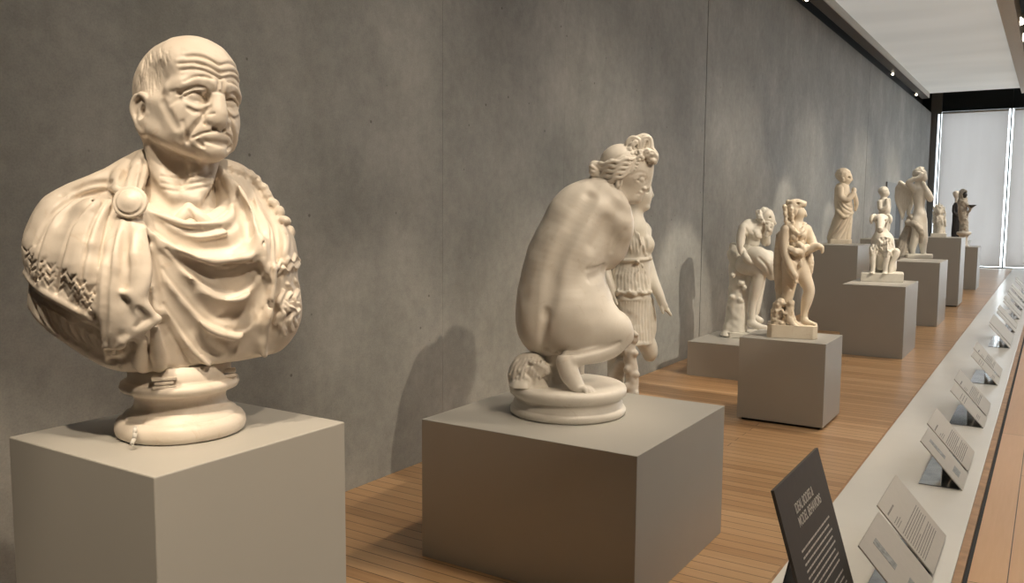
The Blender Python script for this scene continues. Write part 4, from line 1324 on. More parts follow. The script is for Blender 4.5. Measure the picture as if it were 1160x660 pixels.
    D.t([(712, 476, -26, 8), (714, 452, -28, 8.5), (716, 428, -28, 7.5), (714, 408, -28, 7), (713, 392, -28, 7)], 2)
    D.e(717, 382, -30, (6.5, 6, 8), 2); D.e(720, 379, -34, (4, 4, 3), 1.5)
    for x, y, r in ((709, 398, 4), (719, 400, 4.4), (711, 418, 4.6), (720, 424, 4), (709, 438, 4.4), (719, 446, 4.8), (712, 456, 4)): D.e(x, y, -32, (r, r, r), 2)
    D.t([(686, 478, -10, 11), (692, 446, -12, 10), (698, 424, -14, 9), (704, 412, -18, 7)], 4)
    D.roughen(.5, 4, 5)
    D.clip_z(2 * u)
    D.mesh('carved_support', M['marble'], root, 1)
    lathe_disc(F, F.P(700, yb + 2, -4) * np.array([1, 1, 0]), [(.001, -.0), (24, 0), (25, 1), (25, 3), (23, 4), (.001, 4)], 'marble_base', mat, root)


huntress()
# ================================================================= the smaller statues further down the hall
def slab(F, x0, x1, ytop, ybot, w0, w1, name, mat, root, chamfer=0.0):
    """a flat marble base: sketch width x0..x1, front depth w0, back depth w1, thickness from the sketch"""
    u = F.u
    a = F.P(x0, ybot, 0); b = F.P(x1, ybot, 0)
    xa, xb = a[0], b[0]; ya, yb_ = w0 * u, w1 * u; h = (ybot - ytop) * u; c = chamfer * u
    if c:
        pl = [(xa + c, ya), (xb - c, ya), (xb, ya + c), (xb, yb_ - c), (xb - c, yb_), (xa + c, yb_), (xa, yb_ - c), (xa, ya + c)]
    else:
        pl = [(xa, ya), (xb, ya), (xb, yb_), (xa, yb_)]
    n = len(pl)
    v = [(x, y, 0) for x, y in pl] + [(x, y, h) for x, y in pl]
    f = [tuple(reversed(range(n))), tuple(range(n, 2 * n))] + [(i, (i + 1) % n, n + (i + 1) % n, n + i) for i in range(n)]
    o = mesh_obj(name, v, f, mat, root)
    m = o.modifiers.new('bevel', 'BEVEL'); m.width = .6 * u; m.segments = 2
    return h


def seated_old_man():
    F = Fig(at_z(845, 381, 0.337)); u = F.u
    root = F.root('seated_satyr_statue', 'pale marble bearded old man hunched over a wineskin beside a tree stump', 'statue')
    mat = M['marble_white']
    B = Clay(F, (824, 882), (230, 384), (-30, 34), .75)
    # head with bald brow and beard
    B.e(868, 245, 0, (8, 8, 9), 1, (25, 0, 0)); B.e(872, 250, 0, (5, 5.5, 7), 3, (25, 0, 0))
    B.t([(875, 247, 0, 1.8), (878, 253, 0, 1.8)], 1.2)
    B.t([(859, 256, 0, 6), (864, 249, 0, 6)], 3)
    # bent back, shoulders, belly
    B.t([(852, 262, 2, 10.5), (850, 274, 4, 10.5), (846, 288, 5, 11), (843, 300, 4, 11)], 4)
    B.t([(843, 260, -6, 7), (849, 254, 2, 6.5), (859, 257, 10, 6)], 4)
    B.e(858, 268, -3, (5, 5, 4.5), 2)
    B.e(857, 266, -6, (5, 5, 5), 3)
    # near arm: shoulder, elbow, hand on the skin; far arm to the chin
    B.t([(842.5, 259, -9, 6.0), (839, 271, -13, 5.0), (840, 283, -15, 4.4), (846, 292, -17, 4.0), (851, 297, -18, 3.0)], 1.6)
    for i in range(3): B.t([(851, 296 + i, -18 + 2 * i, 1.8), (856, 299 + i, -18 + 2 * i, 1.3)], .8)
    B.t([(862, 260, 10, 6), (868, 274, 12, 5), (868, 262, 6, 4), (868, 256, 2, 3)], 2)
    # thighs, knees, shanks, feet
    B.t([(844, 300, -6, 11), (855, 304, -10, 9), (861, 309, -11, 7.5)], 3)
    B.t([(861, 309, -11, 7), (857, 324, -10, 7), (853, 340, -8, 5), (851.5, 354, -8, 3.8), (852, 364, -8, 4)], 2)
    B.t([(851, 366, -8, 5), (860, 370, -10, 4), (867, 371, -11, 3)], 2)
    B.t([(848, 300, 10, 11), (858, 312, 12, 9), (858, 330, 10, 7), (856, 350, 6, 5), (854, 358, 4, 4.4), (862, 363, 2, 3.2)], 4)
    B.clip_z(4 * u)
    B.on([(846, 262, 1.2), (844, 276, 1.4), (840, 290, 1)], 2, 3, 'cut')
    B.on([(854, 276, .8), (862, 279, .9)], 1.5, 3, 'cut'); B.on([(852, 283, .8), (858, 286, .9)], 1.5, 3, 'cut')
    B.e(872, 246.4, -6.3, (1.8, 1.6, 1.0), 1, (0, 0, 0), 'cut')
    for pts in ([(845, 258), (848, 266), (846, 276)], [(853, 262), (856, 270), (862, 271)], [(850, 278), (856, 280), (861, 279)], [(848, 285), (854, 288), (858, 288)]): B.on([(x, y, 1.0, .25) for x, y in pts], 1.2, 3, 'cut')
    B.mesh('body', mat, root)
    Hh = Clay(F, (856, 882), (232, 270), (-12, 12), .6)
    for x, y, w, r in ((861, 246, -5, 4), (864, 251, -6, 3.4), (860, 241, -3, 4), (865, 238, -2, 3.6), (862, 244, 4, 5), (868, 238, 3, 3.4), (859, 250, 0, 4)): Hh.e(x, y, w, (r, r, r), 1.5)
    Hh.t([(869, 252, -4, 4), (870, 259, -3, 3.6), (868, 266, -1, 2.4)], 1.5); Hh.t([(873, 253, -2, 3.4), (873, 260, -1, 3), (871, 266, 0, 2)], 1.5)
    Hh.roughen(.5, 2, 3)
    Hh.mesh('hair_and_beard', mat, root)
    S = Clay(F, (838, 886), (270, 322), (-32, 26), .75)
    S.t([(853, 288, -12, 8), (864, 294, -14, 11), (872, 302, -13, 10), (874, 312, -12, 5.5)], 3)
    S.e(870, 287, -10, (6, 6, 4), 2.5); S.e(858, 286, -14, (8, 6, 7), 4)
    S.on([(860, 292, 1), (868, 300, 1.2), (872, 310, 1)], 2, 3, 'cut')
    S.mesh('wineskin', mat, root)
    K = Clay(F, (814, 872), (268, 388), (-30, 34), .85)
    K.t([(833, 384, 0, 14), (834, 360, 0, 12.5), (837, 330, 2, 11.5), (838, 300, 4, 12), (834, 288, 4, 10)], 2)
    K.t([(830, 284, 6, 6), (831, 279, 6, 5)], 2)
    K.e(826, 372, -4, (7, 7, 8), 3); K.e(822, 380, -8, (6, 8, 6), 3)
    for x, y, r in ((840, 320, 4), (829, 336, 3), (844, 326, 3), (830, 312, 3.4), (839, 340, 3)): K.e(x, y, -10, (r, r, r), 2)
    K.roughen(.5, 5, 2); K.clip_z(u)
    K.mesh('tree_stump', mat, root)
    slab(F, 823, 869, 375, 381, -16, 20, 'marble_base', mat, root, 4)


def lion_skin_hero():
    F = Fig(at_z(897, 381, 0.645)); u = F.u
    root = F.root('hero_statue', 'golden marble nude bearded man wearing a lion-head skin, standing on a cube plinth', 'statue')
    mat = M['marble_gold']
    h = slab(F, 869, 925.5, 367, 382, -18, 22, 'marble_base', mat, root, 5)
    B = Clay(F, (878, 938), (226, 376), (-26, 24), .72)
    B.e(905, 241, -1, (7, 7, 8.5), 1); B.t([(911.5, 240, -2, 1.8), (913, 244, -2, 1.6)], 1.2)
    B.t([(903, 250, 0, 6), (901, 258, 0, 7)], 3)
    B.t([(892, 261, -3, 8), (901, 260, 0, 9), (911, 261, 4, 7.5)], 5)
    B.t([(902, 264, 0, 11.5), (902, 276, 0, 10), (902, 288, 0, 10), (900, 298, 0, 10.5)], 3)
    B.e(907, 266, -6, (6, 6, 5), 3); B.e(898, 268, -9, (6, 5, 5), 3)
    # near arm hanging, far arm forward with a bundle
    B.t([(890.5, 261, -7, 6.6), (888.5, 275, -10, 5.6), (890, 289, -12, 4.8), (895, 303, -14, 3.8), (899, 310, -15, 3.0)], 1.4)
    B.e(901, 313, -15, (3.4, 3, 4.4), 2)
    for i in range(3): B.t([(900 + i * 1.2, 315, -16 + i, 1.4), (901 + i * 1.4, 320, -16 + i, 1.2)], .7)
    B.t([(913, 261, 6, 6.6), (919, 272, 4, 5.4), (922, 280, -1, 4.8)], 2.5)
    B.t([(908, 287, -2, 4.4), (916, 283, -4, 5), (924, 279, -6, 4.4), (928, 279, -8, 3.6)], 2)
    for i in range(3): B.t([(929, 278 + 1.5 * i, -8, 1.7), (932, 280 + 2 * i, -9, 1.4), (931, 284 + i, -9, 1.2)], .7)
    # legs
    B.t([(895, 298, -4, 9.6), (895, 314, -5, 8.6), (893, 332, -5, 6.4), (891, 340, -4, 6.6), (894, 352, -4, 5), (898, 362, -5, 3.6)], 2.4)
    B.t([(898, 364, -6, 4), (903, 368, -12, 3.6), (908, 370, -15, 2.8)], 2)
    B.t([(905, 298, 4, 9.6), (911, 314, 1, 8.2), (916.5, 328, -1, 6.2), (914, 340, 0, 6.2), (911, 353, 2, 4), (911, 361, 2, 3.6)], 2.4)
    B.t([(911, 363, 2, 4), (917, 366, -4, 3.4), (922, 367, -8, 2.4)], 2)
    B.on([(906, 260, 1.0), (904.5, 276, 1.3), (905, 290, 1.0)], 1.4, 3, 'cut'); B.on([(897, 292, 1.2), (903, 297, 1.3), (908, 293, 1)], 1.4, 3, 'cut'); B.on([(912, 270, 1), (912.5, 280, 1.2), (911, 290, 1)], 1.4, 3, 'cut'); B.on([(894, 262, .9), (895, 270, 1.1), (895, 280, .9)], 1.2, 3, 'cut'); B.on([(893, 324, .9), (897, 328, 1)], 1.5, 3, 'cut'); B.on([(897, 273.5, 1.1), (904, 275, 1.1), (911, 271, 1.1)], 1.4, 3, 'cut')
    B.on([(896, 280, .7), (908, 280, .7)], 1.5, 3, 'cut')
    B.e(907, 299, -10, (2.4, 3, 4.4), 1.5)
    B.clip_z(h - u)
    B.mesh('body', mat, root)
    L = Clay(F, (876, 934), (222, 352), (-24, 30), .72)
    # lion scalp over the head, jaw and mane, paws knotted on the chest
    L.e(898.5, 238, 2, (11, 11.5, 11.5), 1); L.t([(899, 231.5, -2, 6), (905, 230.5, -3, 5), (910, 231, -3, 3.6)], 2); L.e(912, 229.5, -3, (1.8, 2.6, 1.6), 1); L.e(893, 229, -4, (3, 2, 3.2), 1.2); L.e(904, 230.5, -7, (2, 1.4, 1.2), .8, (0, 0, 0), 'cut')
    L.e(898, 228.5, -6, (3, 2, 3), 1.5); L.e(898, 229, 6, (3, 2, 3), 1.5)
    L.e(909.5, 243, -3, (5.5, 12, 7), 1.4, (0, 0, 0), 'cut')
    for i in range(34):
        t = i / 33
        L.e(892.5 + 4 * math.sin(i * 2.3) + 2 * t, 233 + t * 23, -6 + 3 * math.cos(i * 1.7), (2.2, 2.4, 3.4), .8)
    L.t([(893, 254, -6, 4), (898, 260, -11, 3.4), (904, 265, -12, 3), (909, 261, -8, 3), (911, 254, -2, 3)], 1.5)
    # skin falling behind, and rolled round the waist and forearm
    L.t([(886, 268, 8, 7), (884, 296, 10, 8), (886, 325, 9, 8), (888, 348, 6, 7)], 3)
    L.t([(914, 280, 6, 4), (917, 296, 8, 5), (916, 310, 8, 4), (914, 318, 8, 2)], 2)
    L.t([(893, 281, -11, 4), (901, 285, -14, 4.4), (908, 284, -11, 4), (914, 280, -6, 4)], 2)
    L.t([(905, 276, -9, 3), (909, 281, -12, 3.4), (908, 289, -10, 3)], 1.6)
    L.roughen(.35, 2.5, 4)
    L.mesh('lion_skin', mat, root)
    K = Clay(F, (872, 912), (334, 376), (-26, 14), .65)
    # small beast with a child at his foot
    K.t([(882, 346, -8, 6.4), (880, 356, -8, 7.4), (881, 368, -8, 8)], 3); K.e(884, 342, -10, (5.4, 5.4, 4.8), 2); K.t([(885, 342, -12, 3), (889, 345, -13, 2.2)], 1.4)
    K.e(896, 343.5, -14, (4.2, 4.4, 4.4), 1.5); K.t([(895, 349, -14, 4.4), (893, 358, -14, 4.6), (897, 366, -14, 3.6), (902, 370, -16, 2.6)], 2)
    K.t([(893, 350, -16, 2), (889, 355, -17, 1.8), (886, 351, -16, 1.6)], 1.2); K.t([(890, 360, -12, 3), (886, 370, -14, 3.4)], 2)
    for x, y in ((879, 352), (883, 359), (877, 362), (886, 366), (881, 345), (890, 370)): K.dot(x, y, 1.6, 0, 1.5)
    K.roughen(.45, 2.5, 6); K.clip_z(h - u)
    K.mesh('carved_support', mat, root)


def robed_child():
    F = Fig(at_z(951, 275.6, 1.17)); u = F.u
    root = F.root('robed_child_statue', 'warm marble short-haired child wrapped in a long robe, on a tall plinth by the wall', 'statue')
    mat = M['marble_gold']
    slab(F, 937.5, 965, 270, 275, -10, 11, 'marble_base', mat, root, 3)
    B = Clay(F, (940, 974), (188, 234), (-16, 16), .55)
    B.e(956.5, 199.5, 0, (7.6, 8, 7.8), 1); B.e(960, 203, 0, (5, 5, 5.4), 2.5); B.t([(964, 200, 0, 1), (965.3, 203.5, 0, 1.2)], 1)
    B.e(961.5, 201, -5, (2, 1.6, 1.4), 1, (0, 0, 0), 'cut')
    B.t([(957, 207, 0, 4.2), (956, 213, 0, 5)], 2.5)
    B.t([(952, 214, -5, 4.6), (953, 223, -8, 4), (960, 226, -9, 3.4), (967, 219, -7, 2.6)], 2)
    B.e(967.5, 215.5, -5, (2.8, 3, 3.4), 1.4)
    B.mesh('body', mat, root)
    Hh = Clay(F, (945, 968), (188, 212), (-12, 12), .5)
    Hh.e(955, 197.5, 0, (8.4, 8.8, 7.4), 1); Hh.e(963, 202, 0, (6, 12, 6), 1.5, (0, 0, 0), 'cut')
    Hh.e(955.5, 204, -7, (1.8, 1.2, 2.8), 1)
    Hh.roughen(.25, 1.6, 4); Hh.mesh('hair', mat, root)
    R = Clay(F, (934, 976), (206, 274), (-17, 18), .55)
    R.t([(954, 214, 0, 8), (955, 228, 0, 9.4), (956, 240, 0, 9.6), (953, 255, 0, 9.6), (949, 270, 0, 10)], 3)
    R.t([(957, 268, 0, 7), (960, 250, 0, 5)], 3); R.t([(968, 220, -4, 2.4), (970, 230, -3, 2.6), (969, 238, -2, 1.6)], 1.5)
    R.t([(961, 226, -6, 3), (967, 220, -5, 2.4)], 1.5); R.t([(943, 270, 2, 6), (948, 250, 4, 5)], 3)
    R.clip_z(4 * u)
    for pts in ([(949, 214), (951, 222), (958, 232), (967, 236)], [(948, 222), (954, 234), (964, 240)], [(949, 232), (955, 241), (963, 243)]): R.on([(x, y, .8, .2) for x, y in pts], 1, 3, 'cut')
    for pts in ([(962, 244), (956, 256), (945, 268)], [(963, 248), (958, 260), (952, 271)], [(957, 246), (950, 256), (941, 268)], [(963, 254), (960, 263), (959, 271)]): R.on([(x, y, .9, .2) for x, y in pts], 1, 3, 'cut')
    R.on([(948, 238, 1.6, .4), (957, 246, 1.8, .5), (966, 241, 1.4, .4)], 1, 3)
    R.mesh('robe', mat, root)


def small_boy():
    F = Fig(at_z(1001, 270.2, 1.18)); u = F.u
    root = F.root('boy_statue', 'small nude marble boy with a hand at his mouth, standing behind the hound', 'statue')
    mat = M['marble_white']
    slab(F, 993, 1010, 268.5, 271, -6, 7, 'marble_base', mat, root, 2)
    B = Clay(F, (990, 1014), (210, 274), (-12, 12), .5)
    B.e(1001.5, 217.5, 0, (5, 5.2, 5.4), 1); B.e(1004, 219.5, 0, (3.2, 3.4, 3.6), 1.6); B.t([(1006.4, 217.5, 0, .7), (1007, 220, 0, .8)], .8)
    B.t([(1001, 223, 0, 3), (1001, 227, 0, 4)], 2)
    B.t([(1001, 230, 0, 5.8), (1002, 238, -.5, 5.8), (1001, 246, 0, 5.6)], 2.5); B.e(1004, 238, -2, (4.4, 4, 4.6), 2)
    B.t([(996.5, 229, -4, 2.8), (997.5, 237, -6, 2.5), (1004, 234, -7, 2), (1005, 226, -5, 1.8)], 1.2)
    B.t([(1005, 229, 5, 2.6), (1007, 236, 4, 2.2), (1007, 226, 1, 1.8)], 1.2)
    B.t([(999, 248, -2, 4.4), (999, 258, -2, 3.4), (999, 266, -2, 2.4), (1002, 268, -4, 1.6)], 1.6)
    B.t([(1004, 248, 2, 4.4), (1005, 258, 2, 3.2), (1004, 266, 2, 2.2), (1007, 268, 0, 1.6)], 1.6)
    B.clip_z(u); B.mesh('body', mat, root)
    Hh = Clay(F, (992, 1012), (208, 226), (-9, 9), .45)
    Hh.e(1000.8, 216, 0, (5.6, 5.8, 5.0), 1); Hh.e(1006.5, 219.5, 0, (4.4, 8, 4.4), 1, (0, 0, 0), 'cut'); Hh.roughen(.25, 1.4, 3)
    Hh.mesh('hair', mat, root)


def hound():
    F = Fig(at_z(998, 318, 0.80)); u = F.u
    root = F.root('hound_statue', 'white marble shaggy-chested hound with drooping ears sitting upright on its plinth', 'statue')
    mat = M['marble_white']
    h = slab(F, 975, 1023, 311, 321, -16, 20, 'marble_base', mat, root)
    B = Clay(F, (978, 1024), (238, 318), (-26, 30), .62)
    # head facing the viewer, muzzle lowered
    B.e(998, 248, -1, (8.6, 8.5, 6), 1); B.t([(998, 250, -7, 5.2), (997.5, 256, -13, 4.2), (997, 260.5, -16, 3.6)], 2)
    B.e(997, 258.4, -18.3, (2.2, 2, 1.4), 1)
    B.e(993.4, 250, -9, (1.8, 1.6, 1.2), .8, (0, 0, 0), 'cut'); B.e(1002.6, 250.2, -9, (1.8, 1.6, 1.2), .8, (0, 0, 0), 'cut')
    B.t([(993, 262.6, -16, .8), (997, 263.4, -18, .8), (1001, 262.6, -16, .8)], .6, 3, 'cut')
    B.t([(998.5, 254, 4, 6.2), (998.5, 264, 3, 7), (999, 272, 0, 10)], 3)
    # chest, trunk, haunches
    B.t([(1000, 274, 0, 12), (1000.5, 284, 2, 12.5)], 4); B.t([(998, 288, 0, 9), (997.5, 298, 2, 8.5)], 3); B.t([(1002, 288, 14, 13), (1003, 302, 18, 12)], 3)
    B.e(1010, 298, 6, (5, 12, 10), 2); B.t([(1008, 290, 2, 4), (1014.5, 284.5, -4, 3.8), (1015.5, 288, -6, 3.4), (1010, 298, -6, 3.2), (1008.5, 309, -8, 2.6)], 1.6)
    # forelegs
    B.t([(989.5, 281, -8, 4.6), (988.6, 292, -11, 3.4), (988.8, 302, -12, 2.7), (988.5, 308, -13, 2.6)], 1.6); B.e(988, 310, -15, (3.2, 4.4, 2.2), 1)
    B.t([(1005, 282, -9, 4.8), (1004.5, 292, -12, 3.4), (1003, 302, -13, 2.7), (1002.8, 308, -13, 2.6)], 1.6); B.e(1002.5, 310, -15, (3.2, 4.4, 2.2), 1)
    for x0 in (985.5, 988, 1000, 1002.6): B.t([(x0, 311.5, -21, .6), (x0 + .2, 309, -20, .5)], .5, 2, 'cut')
    B.clip_z(h - u)
    # shaggy coat on neck and chest
    rg = np.random.default_rng(4)
    for i in range(150):
        x = rg.uniform(984, 1012); y = rg.uniform(268, 288)
        if y < 276 and not 992 < x < 1008: continue
        B.on([(x, y, 1.0, .2), (x + rg.uniform(-1, 1), y + 3.4, .7, .3)], .8, 1, 'add' if i % 2 else 'cut', sub=2)
    B.mesh('body', mat, root)
    for sg in (-1, 1):
        E = Clay(F, (998 + sg * 10 - 7, 998 + sg * 10 + 7), (238, 260), (-14, 10), .5)
        E.t([(998 + sg * 7, 243.5, -1, 1.6), (998 + sg * 10, 245, -3, 2.0), (998 + sg * 11, 249, -4, 2.0), (998 + sg * 10.5, 252.5, -4, 1.2)], .8, 5)
        E.mesh('ear', mat, root)


def winged_youth():
    F = Fig(at_z(1041, 292, 0.912)); u = F.u
    root = F.root('winged_statue', 'pale marble winged nude youth with both arms raised to the head', 'statue')
    mat = M['marble_white']
    h = slab(F, 1025.5, 1056.5, 289.5, 294, -13, 14, 'marble_base', mat, root, 2)
    B = Clay(F, (1018, 1062), (188, 296), (-20, 22), .55)
    B.e(1042.5, 199, 0, (6.6, 7, 7.4), 1); B.e(1045.5, 202, 0, (4.2, 4.6, 5), 2); B.t([(1049, 199, -1, .9), (1050, 202.5, -1, 1)], .8)
    B.t([(1041, 206, 0, 4), (1040, 212, 0, 5)], 2.5)
    B.t([(1041, 215, 0, 7.6), (1041.5, 224, 0, 6.8), (1041.5, 234, 0, 5.6), (1041, 246, 0, 7)], 2.5); B.e(1044, 243, -2, (5, 5.5, 6), 2.5); B.e(1046, 219, -3, (4, 4, 3.6), 2)
    # near arm bent over the head, far arm folded forward with pointed elbow
    B.t([(1036, 214, -4, 3.8), (1031, 209.5, -7, 3.4), (1029.5, 206.5, -8, 3.2), (1034, 203.5, -8, 2.8), (1041, 201, -8, 2.3), (1044, 197, -7, 2)], 1.0)
    B.t([(1046, 213, 4, 4.6), (1051, 219, 1, 4), (1054, 225, -3, 3.6), (1049, 216, -5, 3), (1046, 208, -5, 2.4)], 1.6)
    B.t([(1044, 250, 2, 6), (1045.5, 262, 1, 5), (1046, 270, 1, 4.8), (1045.5, 278, 2, 4), (1046, 287, 2, 2.6)], 3); B.t([(1046, 288, 2, 2.6), (1051, 290, -2, 1.8)], 1.4)
    B.t([(1038.5, 250, -3, 6), (1038, 262, -4, 5), (1036, 272, -3, 4.6), (1034, 280, -2, 3.8), (1034, 287, -2, 2.6)], 3); B.t([(1034, 288, -2, 2.6), (1038, 290, -6, 1.8)], 1.4)
    B.on([(1047, 216, .7), (1046, 228, .8), (1047, 238, .7)], 1.4, 3, 'cut')
    B.clip_z(h - u)
    B.mesh('body', mat, root)
    Hh = Clay(F, (1032, 1054), (188, 212), (-12, 12), .5)
    Hh.e(1041.5, 197, 0, (7.4, 7.8, 6.6), 1); Hh.e(1049.5, 202, 0, (5.4, 9, 6), 1, (0, 0, 0), 'cut'); Hh.e(1043, 191, 0, (4, 4, 2.6), 1.4); Hh.roughen(.4, 1.8, 7)
    Hh.mesh('hair', mat, root)
    W = Clay(F, (1008, 1040), (198, 252), (-14, 24), .5)
    W.t([(1021.5, 214, 4, 7), (1021, 224, 4, 7), (1021.8, 234, 4, 5), (1022.3, 242, 4, 3), (1022.6, 248, 4, 1)], 1.5, 5, flat=(np.array([0.0, 1.0, 0.0]), .32))
    W.t([(1028, 216, 3, 5), (1028, 226, 4, 4), (1026, 236, 4, 2)], 2, 5, flat=(np.array([0.0, 1.0, 0.0]), .32))
    W.t([(1034, 216, 4, 2.6), (1026, 212, 4, 3), (1020, 207, 4, 2.6)], 2)
    for k in range(5): W.on([(1016 + 2.6 * k, 212 + 2 * k, .6, .2), (1018 + 2.2 * k, 228 + 2 * k, .7, .3), (1023 + 1.2 * k, 242, .5, .2)], .8, 3, 'cut')
    W.mesh('wing', mat, root)
    # far wing, seen on edge behind the near one
    W2 = Clay(F, (1012, 1044), (198, 252), (2, 36), .6)
    W2.t([(1033, 216, 14, 5), (1031, 228, 16, 4.5), (1029, 242, 14, 2)], 2, 5, flat=(np.array([0.0, 1.0, 0.0]), .4)); W2.t([(1038, 216, 8, 2.4), (1032, 214, 16, 2.4)], 2)
    W2.mesh('wing', mat, root)
    D = Clay(F, (1012, 1046), (238, 296), (-20, 20), .55)
    # cloth over a stump, with a strap across the hip
    D.t([(1022, 292, 2, 9), (1024, 276, 3, 7.5), (1029, 262, 4, 6), (1031, 252, 2, 5), (1032, 246, -1, 4)], 2.5)
    D.t([(1034, 252, -8, 3), (1041, 258, -9, 3.4), (1044, 266, -6, 3), (1043, 274, -3, 2)], 1.6); D.t([(1028, 252, -4, 3.4), (1036, 254, -9, 3)], 1.6)
    for pts in ([(1029, 256), (1025, 272), (1020, 288)], [(1032, 258), (1029, 274), (1026, 288)], [(1026, 260), (1021, 276), (1016, 288)]): D.on([(x, y, .9, .2) for x, y in pts], 1, 3, 'cut')
    D.roughen(.3, 2.5, 2); D.clip_z(u)
    D.mesh('drapery', M['marble_grey'], root)


def spiky_group():
    F = Fig(at_z(1063, 268.5, 1.188)); u = F.u
    root = F.root('small_group_statue', 'small pale marble robed figure group with spiky crowns on a tall plinth', 'statue')
    mat = M['marble_white']
    h = slab(F, 1054, 1072, 265, 269.5, -7, 8, 'marble_base', mat, root)
    B = Clay(F, (1052, 1074), (228, 270), (-11, 11), .45)
    for x, w, s_ in ((1064, -2, 1.0), (1060, 2, .92), (1067.5, 2, .9)):
        B.t([(x, 246, w, 3.0), (x, 254, w, 2.8), (x, 266, w, 3.2)], 1)
        B.t([(x, 243, w, 1.6), (x, 240.5, w, 2.6)], .8); B.e(x, 239.5, w, (2.4, 2.6, 3), .8)
        for k in (-1, 0, 1): B.t([(x + k * 1.4, 238, w, 1.3), (x + k * 2.6, 230 + abs(k) * 2 + (1 - s_) * 22, w, .8)], .3, 2)
        B.t([(x - 2.4, 246, w - 2, 1.2), (x - 2.6, 252, w - 3, 1.1), (x + .5, 250, w - 4, 1)], .6)
        B.t([(x + 2.4, 246, w - 1, 1.2), (x + 3.2, 251, w - 2, 1.1), (x + 4, 256, w - 2, .8)], .6)
    B.t([(1058, 248, 0, 1), (1057, 240, 0, .8)], .5); B.t([(1069.5, 250, 0, 1), (1071, 242, 0, .8), (1070, 237, 0, .5)], .5)
    for x in (1058.5, 1060.5, 1062.6, 1064.4, 1066.4, 1068.4): B.on([(x, 254, .5, .1), (x, 265, .6, .1)], .6, 2, 'cut')
    B.clip_z(h - u * .6); B.roughen(.2, 1.6, 5)
    B.mesh('figures', mat, root)


def hooded_figure():
    F = Fig(at_z(1091, 279.4, 0.90)); u = F.u
    root = F.root('hooded_statue', 'veined marble hooded figure with a dark face holding out a black bowl', 'statue')
    mat = M['marble_grey']
    MB().lathe([(.001, 0), (4, 0), (4.2, 1), (3.4, 3), (3.0, 8), (3.6, 12), (6.6, 13.4), (7.4, 14.4), (7.2, 16.4), (6, 17), (.001, 17)], 40) if 0 else None
    lathe_disc(F, (0, 0, 0), [(.001, 0), (6, 0), (6.3, 1.5), (4.6, 3), (4.2, 10), (5.2, 13), (7.4, 14), (7.6, 16.5), (6.6, 17.2), (.001, 17.2)], 'marble_base', M['marble'], root)
    R = Clay(F, (1078, 1106), (212, 268), (-12, 12), .45)
    R.t([(1091, 223, 0, 4), (1090.5, 230, 0, 5.2), (1091, 244, 0, 4.8), (1092, 256, 0, 4.6), (1091.5, 265, 0, 4.8)], 1.6)
    R.e(1091, 219.5, 0, (4.6, 4.6, 5.6), 1.5); R.e(1093.6, 220.5, -1.5, (3, 4.6, 4), 1, (0, 0, 0), 'cut')
    R.t([(1094, 230, -3, 2.2), (1097, 233, -4, 1.8), (1099, 235, -4, 1.4)], .8)
    R.t([(1099, 233.5, -3, 1.2), (1101, 234, -3, 1.6), (1097.5, 240, -2, 1.2), (1095, 246, -2, 1.2)], .8)
    for x in (1088.5, 1090.6, 1092.6, 1094.4): R.on([(x, 240, .5, .1), (x + .4, 252, .6, .1), (x - .2, 264, .5, .1)], .7, 2, 'cut')
    R.roughen(.35, 1.8, 3)
    R.mesh('robe', mat, root)
    Fc = Clay(F, (1086, 1108), (214, 242), (-10, 10), .4)
    Fc.e(1092.6, 220.5, -.6, (2.8, 3, 3.6), .6); Fc.t([(1094.8, 219.5, -1.5, .6), (1095.3, 221.2, -1.5, .6)], .4)
    Fc.mesh('dark_face', M['black_stone'], root)
    lathe_disc(F, F.P(1101, 233, -4), [(.001, -1.2), (2.6, -.8), (4.6, .8), (4.8, 1.0), (4.2, 1.0), (2.4, -.2), (.001, -.4)], 'bowl', M['black_stone'], root)
    Hd = Clay(F, (1094, 1106), (228, 240), (-9, 2), .4)
    Hd.t([(1097.5, 233.4, -4, 1.2), (1100.5, 234.2, -5, 1.0), (1103, 233.8, -5, .7)], .5); Hd.mesh('hand', M['black_stone'], root)


def black_robed():
    F = Fig((1.42, 22.0, 1.00)); u = F.u
    root = F.root('black_robed_statue', 'figure with a black stone body and pale head behind the hooded figure', 'statue')
    zb = F.P(1083, 268, 0)[2]
    R = Clay(F, (1072, 1096), (224, 290), (-10, 10), .5)
    xb = 1083.5
    R.t([(xb, 232, 0, 3.4), (xb, 240, 0, 4), (xb - .6, 252, 0, 4), (xb - 1, 262, 0, 4.4), (xb - 1, 280, 0, 5)], 1.6)
    R.t([(xb - 3, 233, -2, 1.6), (xb - 3.4, 240, -3, 1.5), (xb, 243, -4, 1.3)], .8)
    for x in (xb - 2.4, xb, xb + 2): R.on([(x, 246, .5, .1), (x, 268, .6, .1)], .7, 2, 'cut')
    R.clip_z(0)
    R.mesh('robe', M['black_stone'], root)
    lathe_disc(F, (F.P(1083, 272, 0) * np.array([1, 1, 0])), [(.001, 0), (6, 0), (6, 1.4), (.001, 1.4)], 'marble_base', M['black_stone'], root)
    Hd = Clay(F, (1074, 1094), (212, 236), (-8, 8), .45)
    Hd.e(xb, 221, 0, (3, 3.2, 3.8), 1); Hd.e(xb - .6, 219, .4, (3.4, 3.5, 3), 1); Hd.t([(xb + 2.6, 220.5, -1, .6), (xb + 3, 222.5, -1, .6)], .5); Hd.t([(xb, 225, 0, 1.6), (xb, 230, 0, 2)], 1)
    Hd.mesh('head', M['marble'], root)


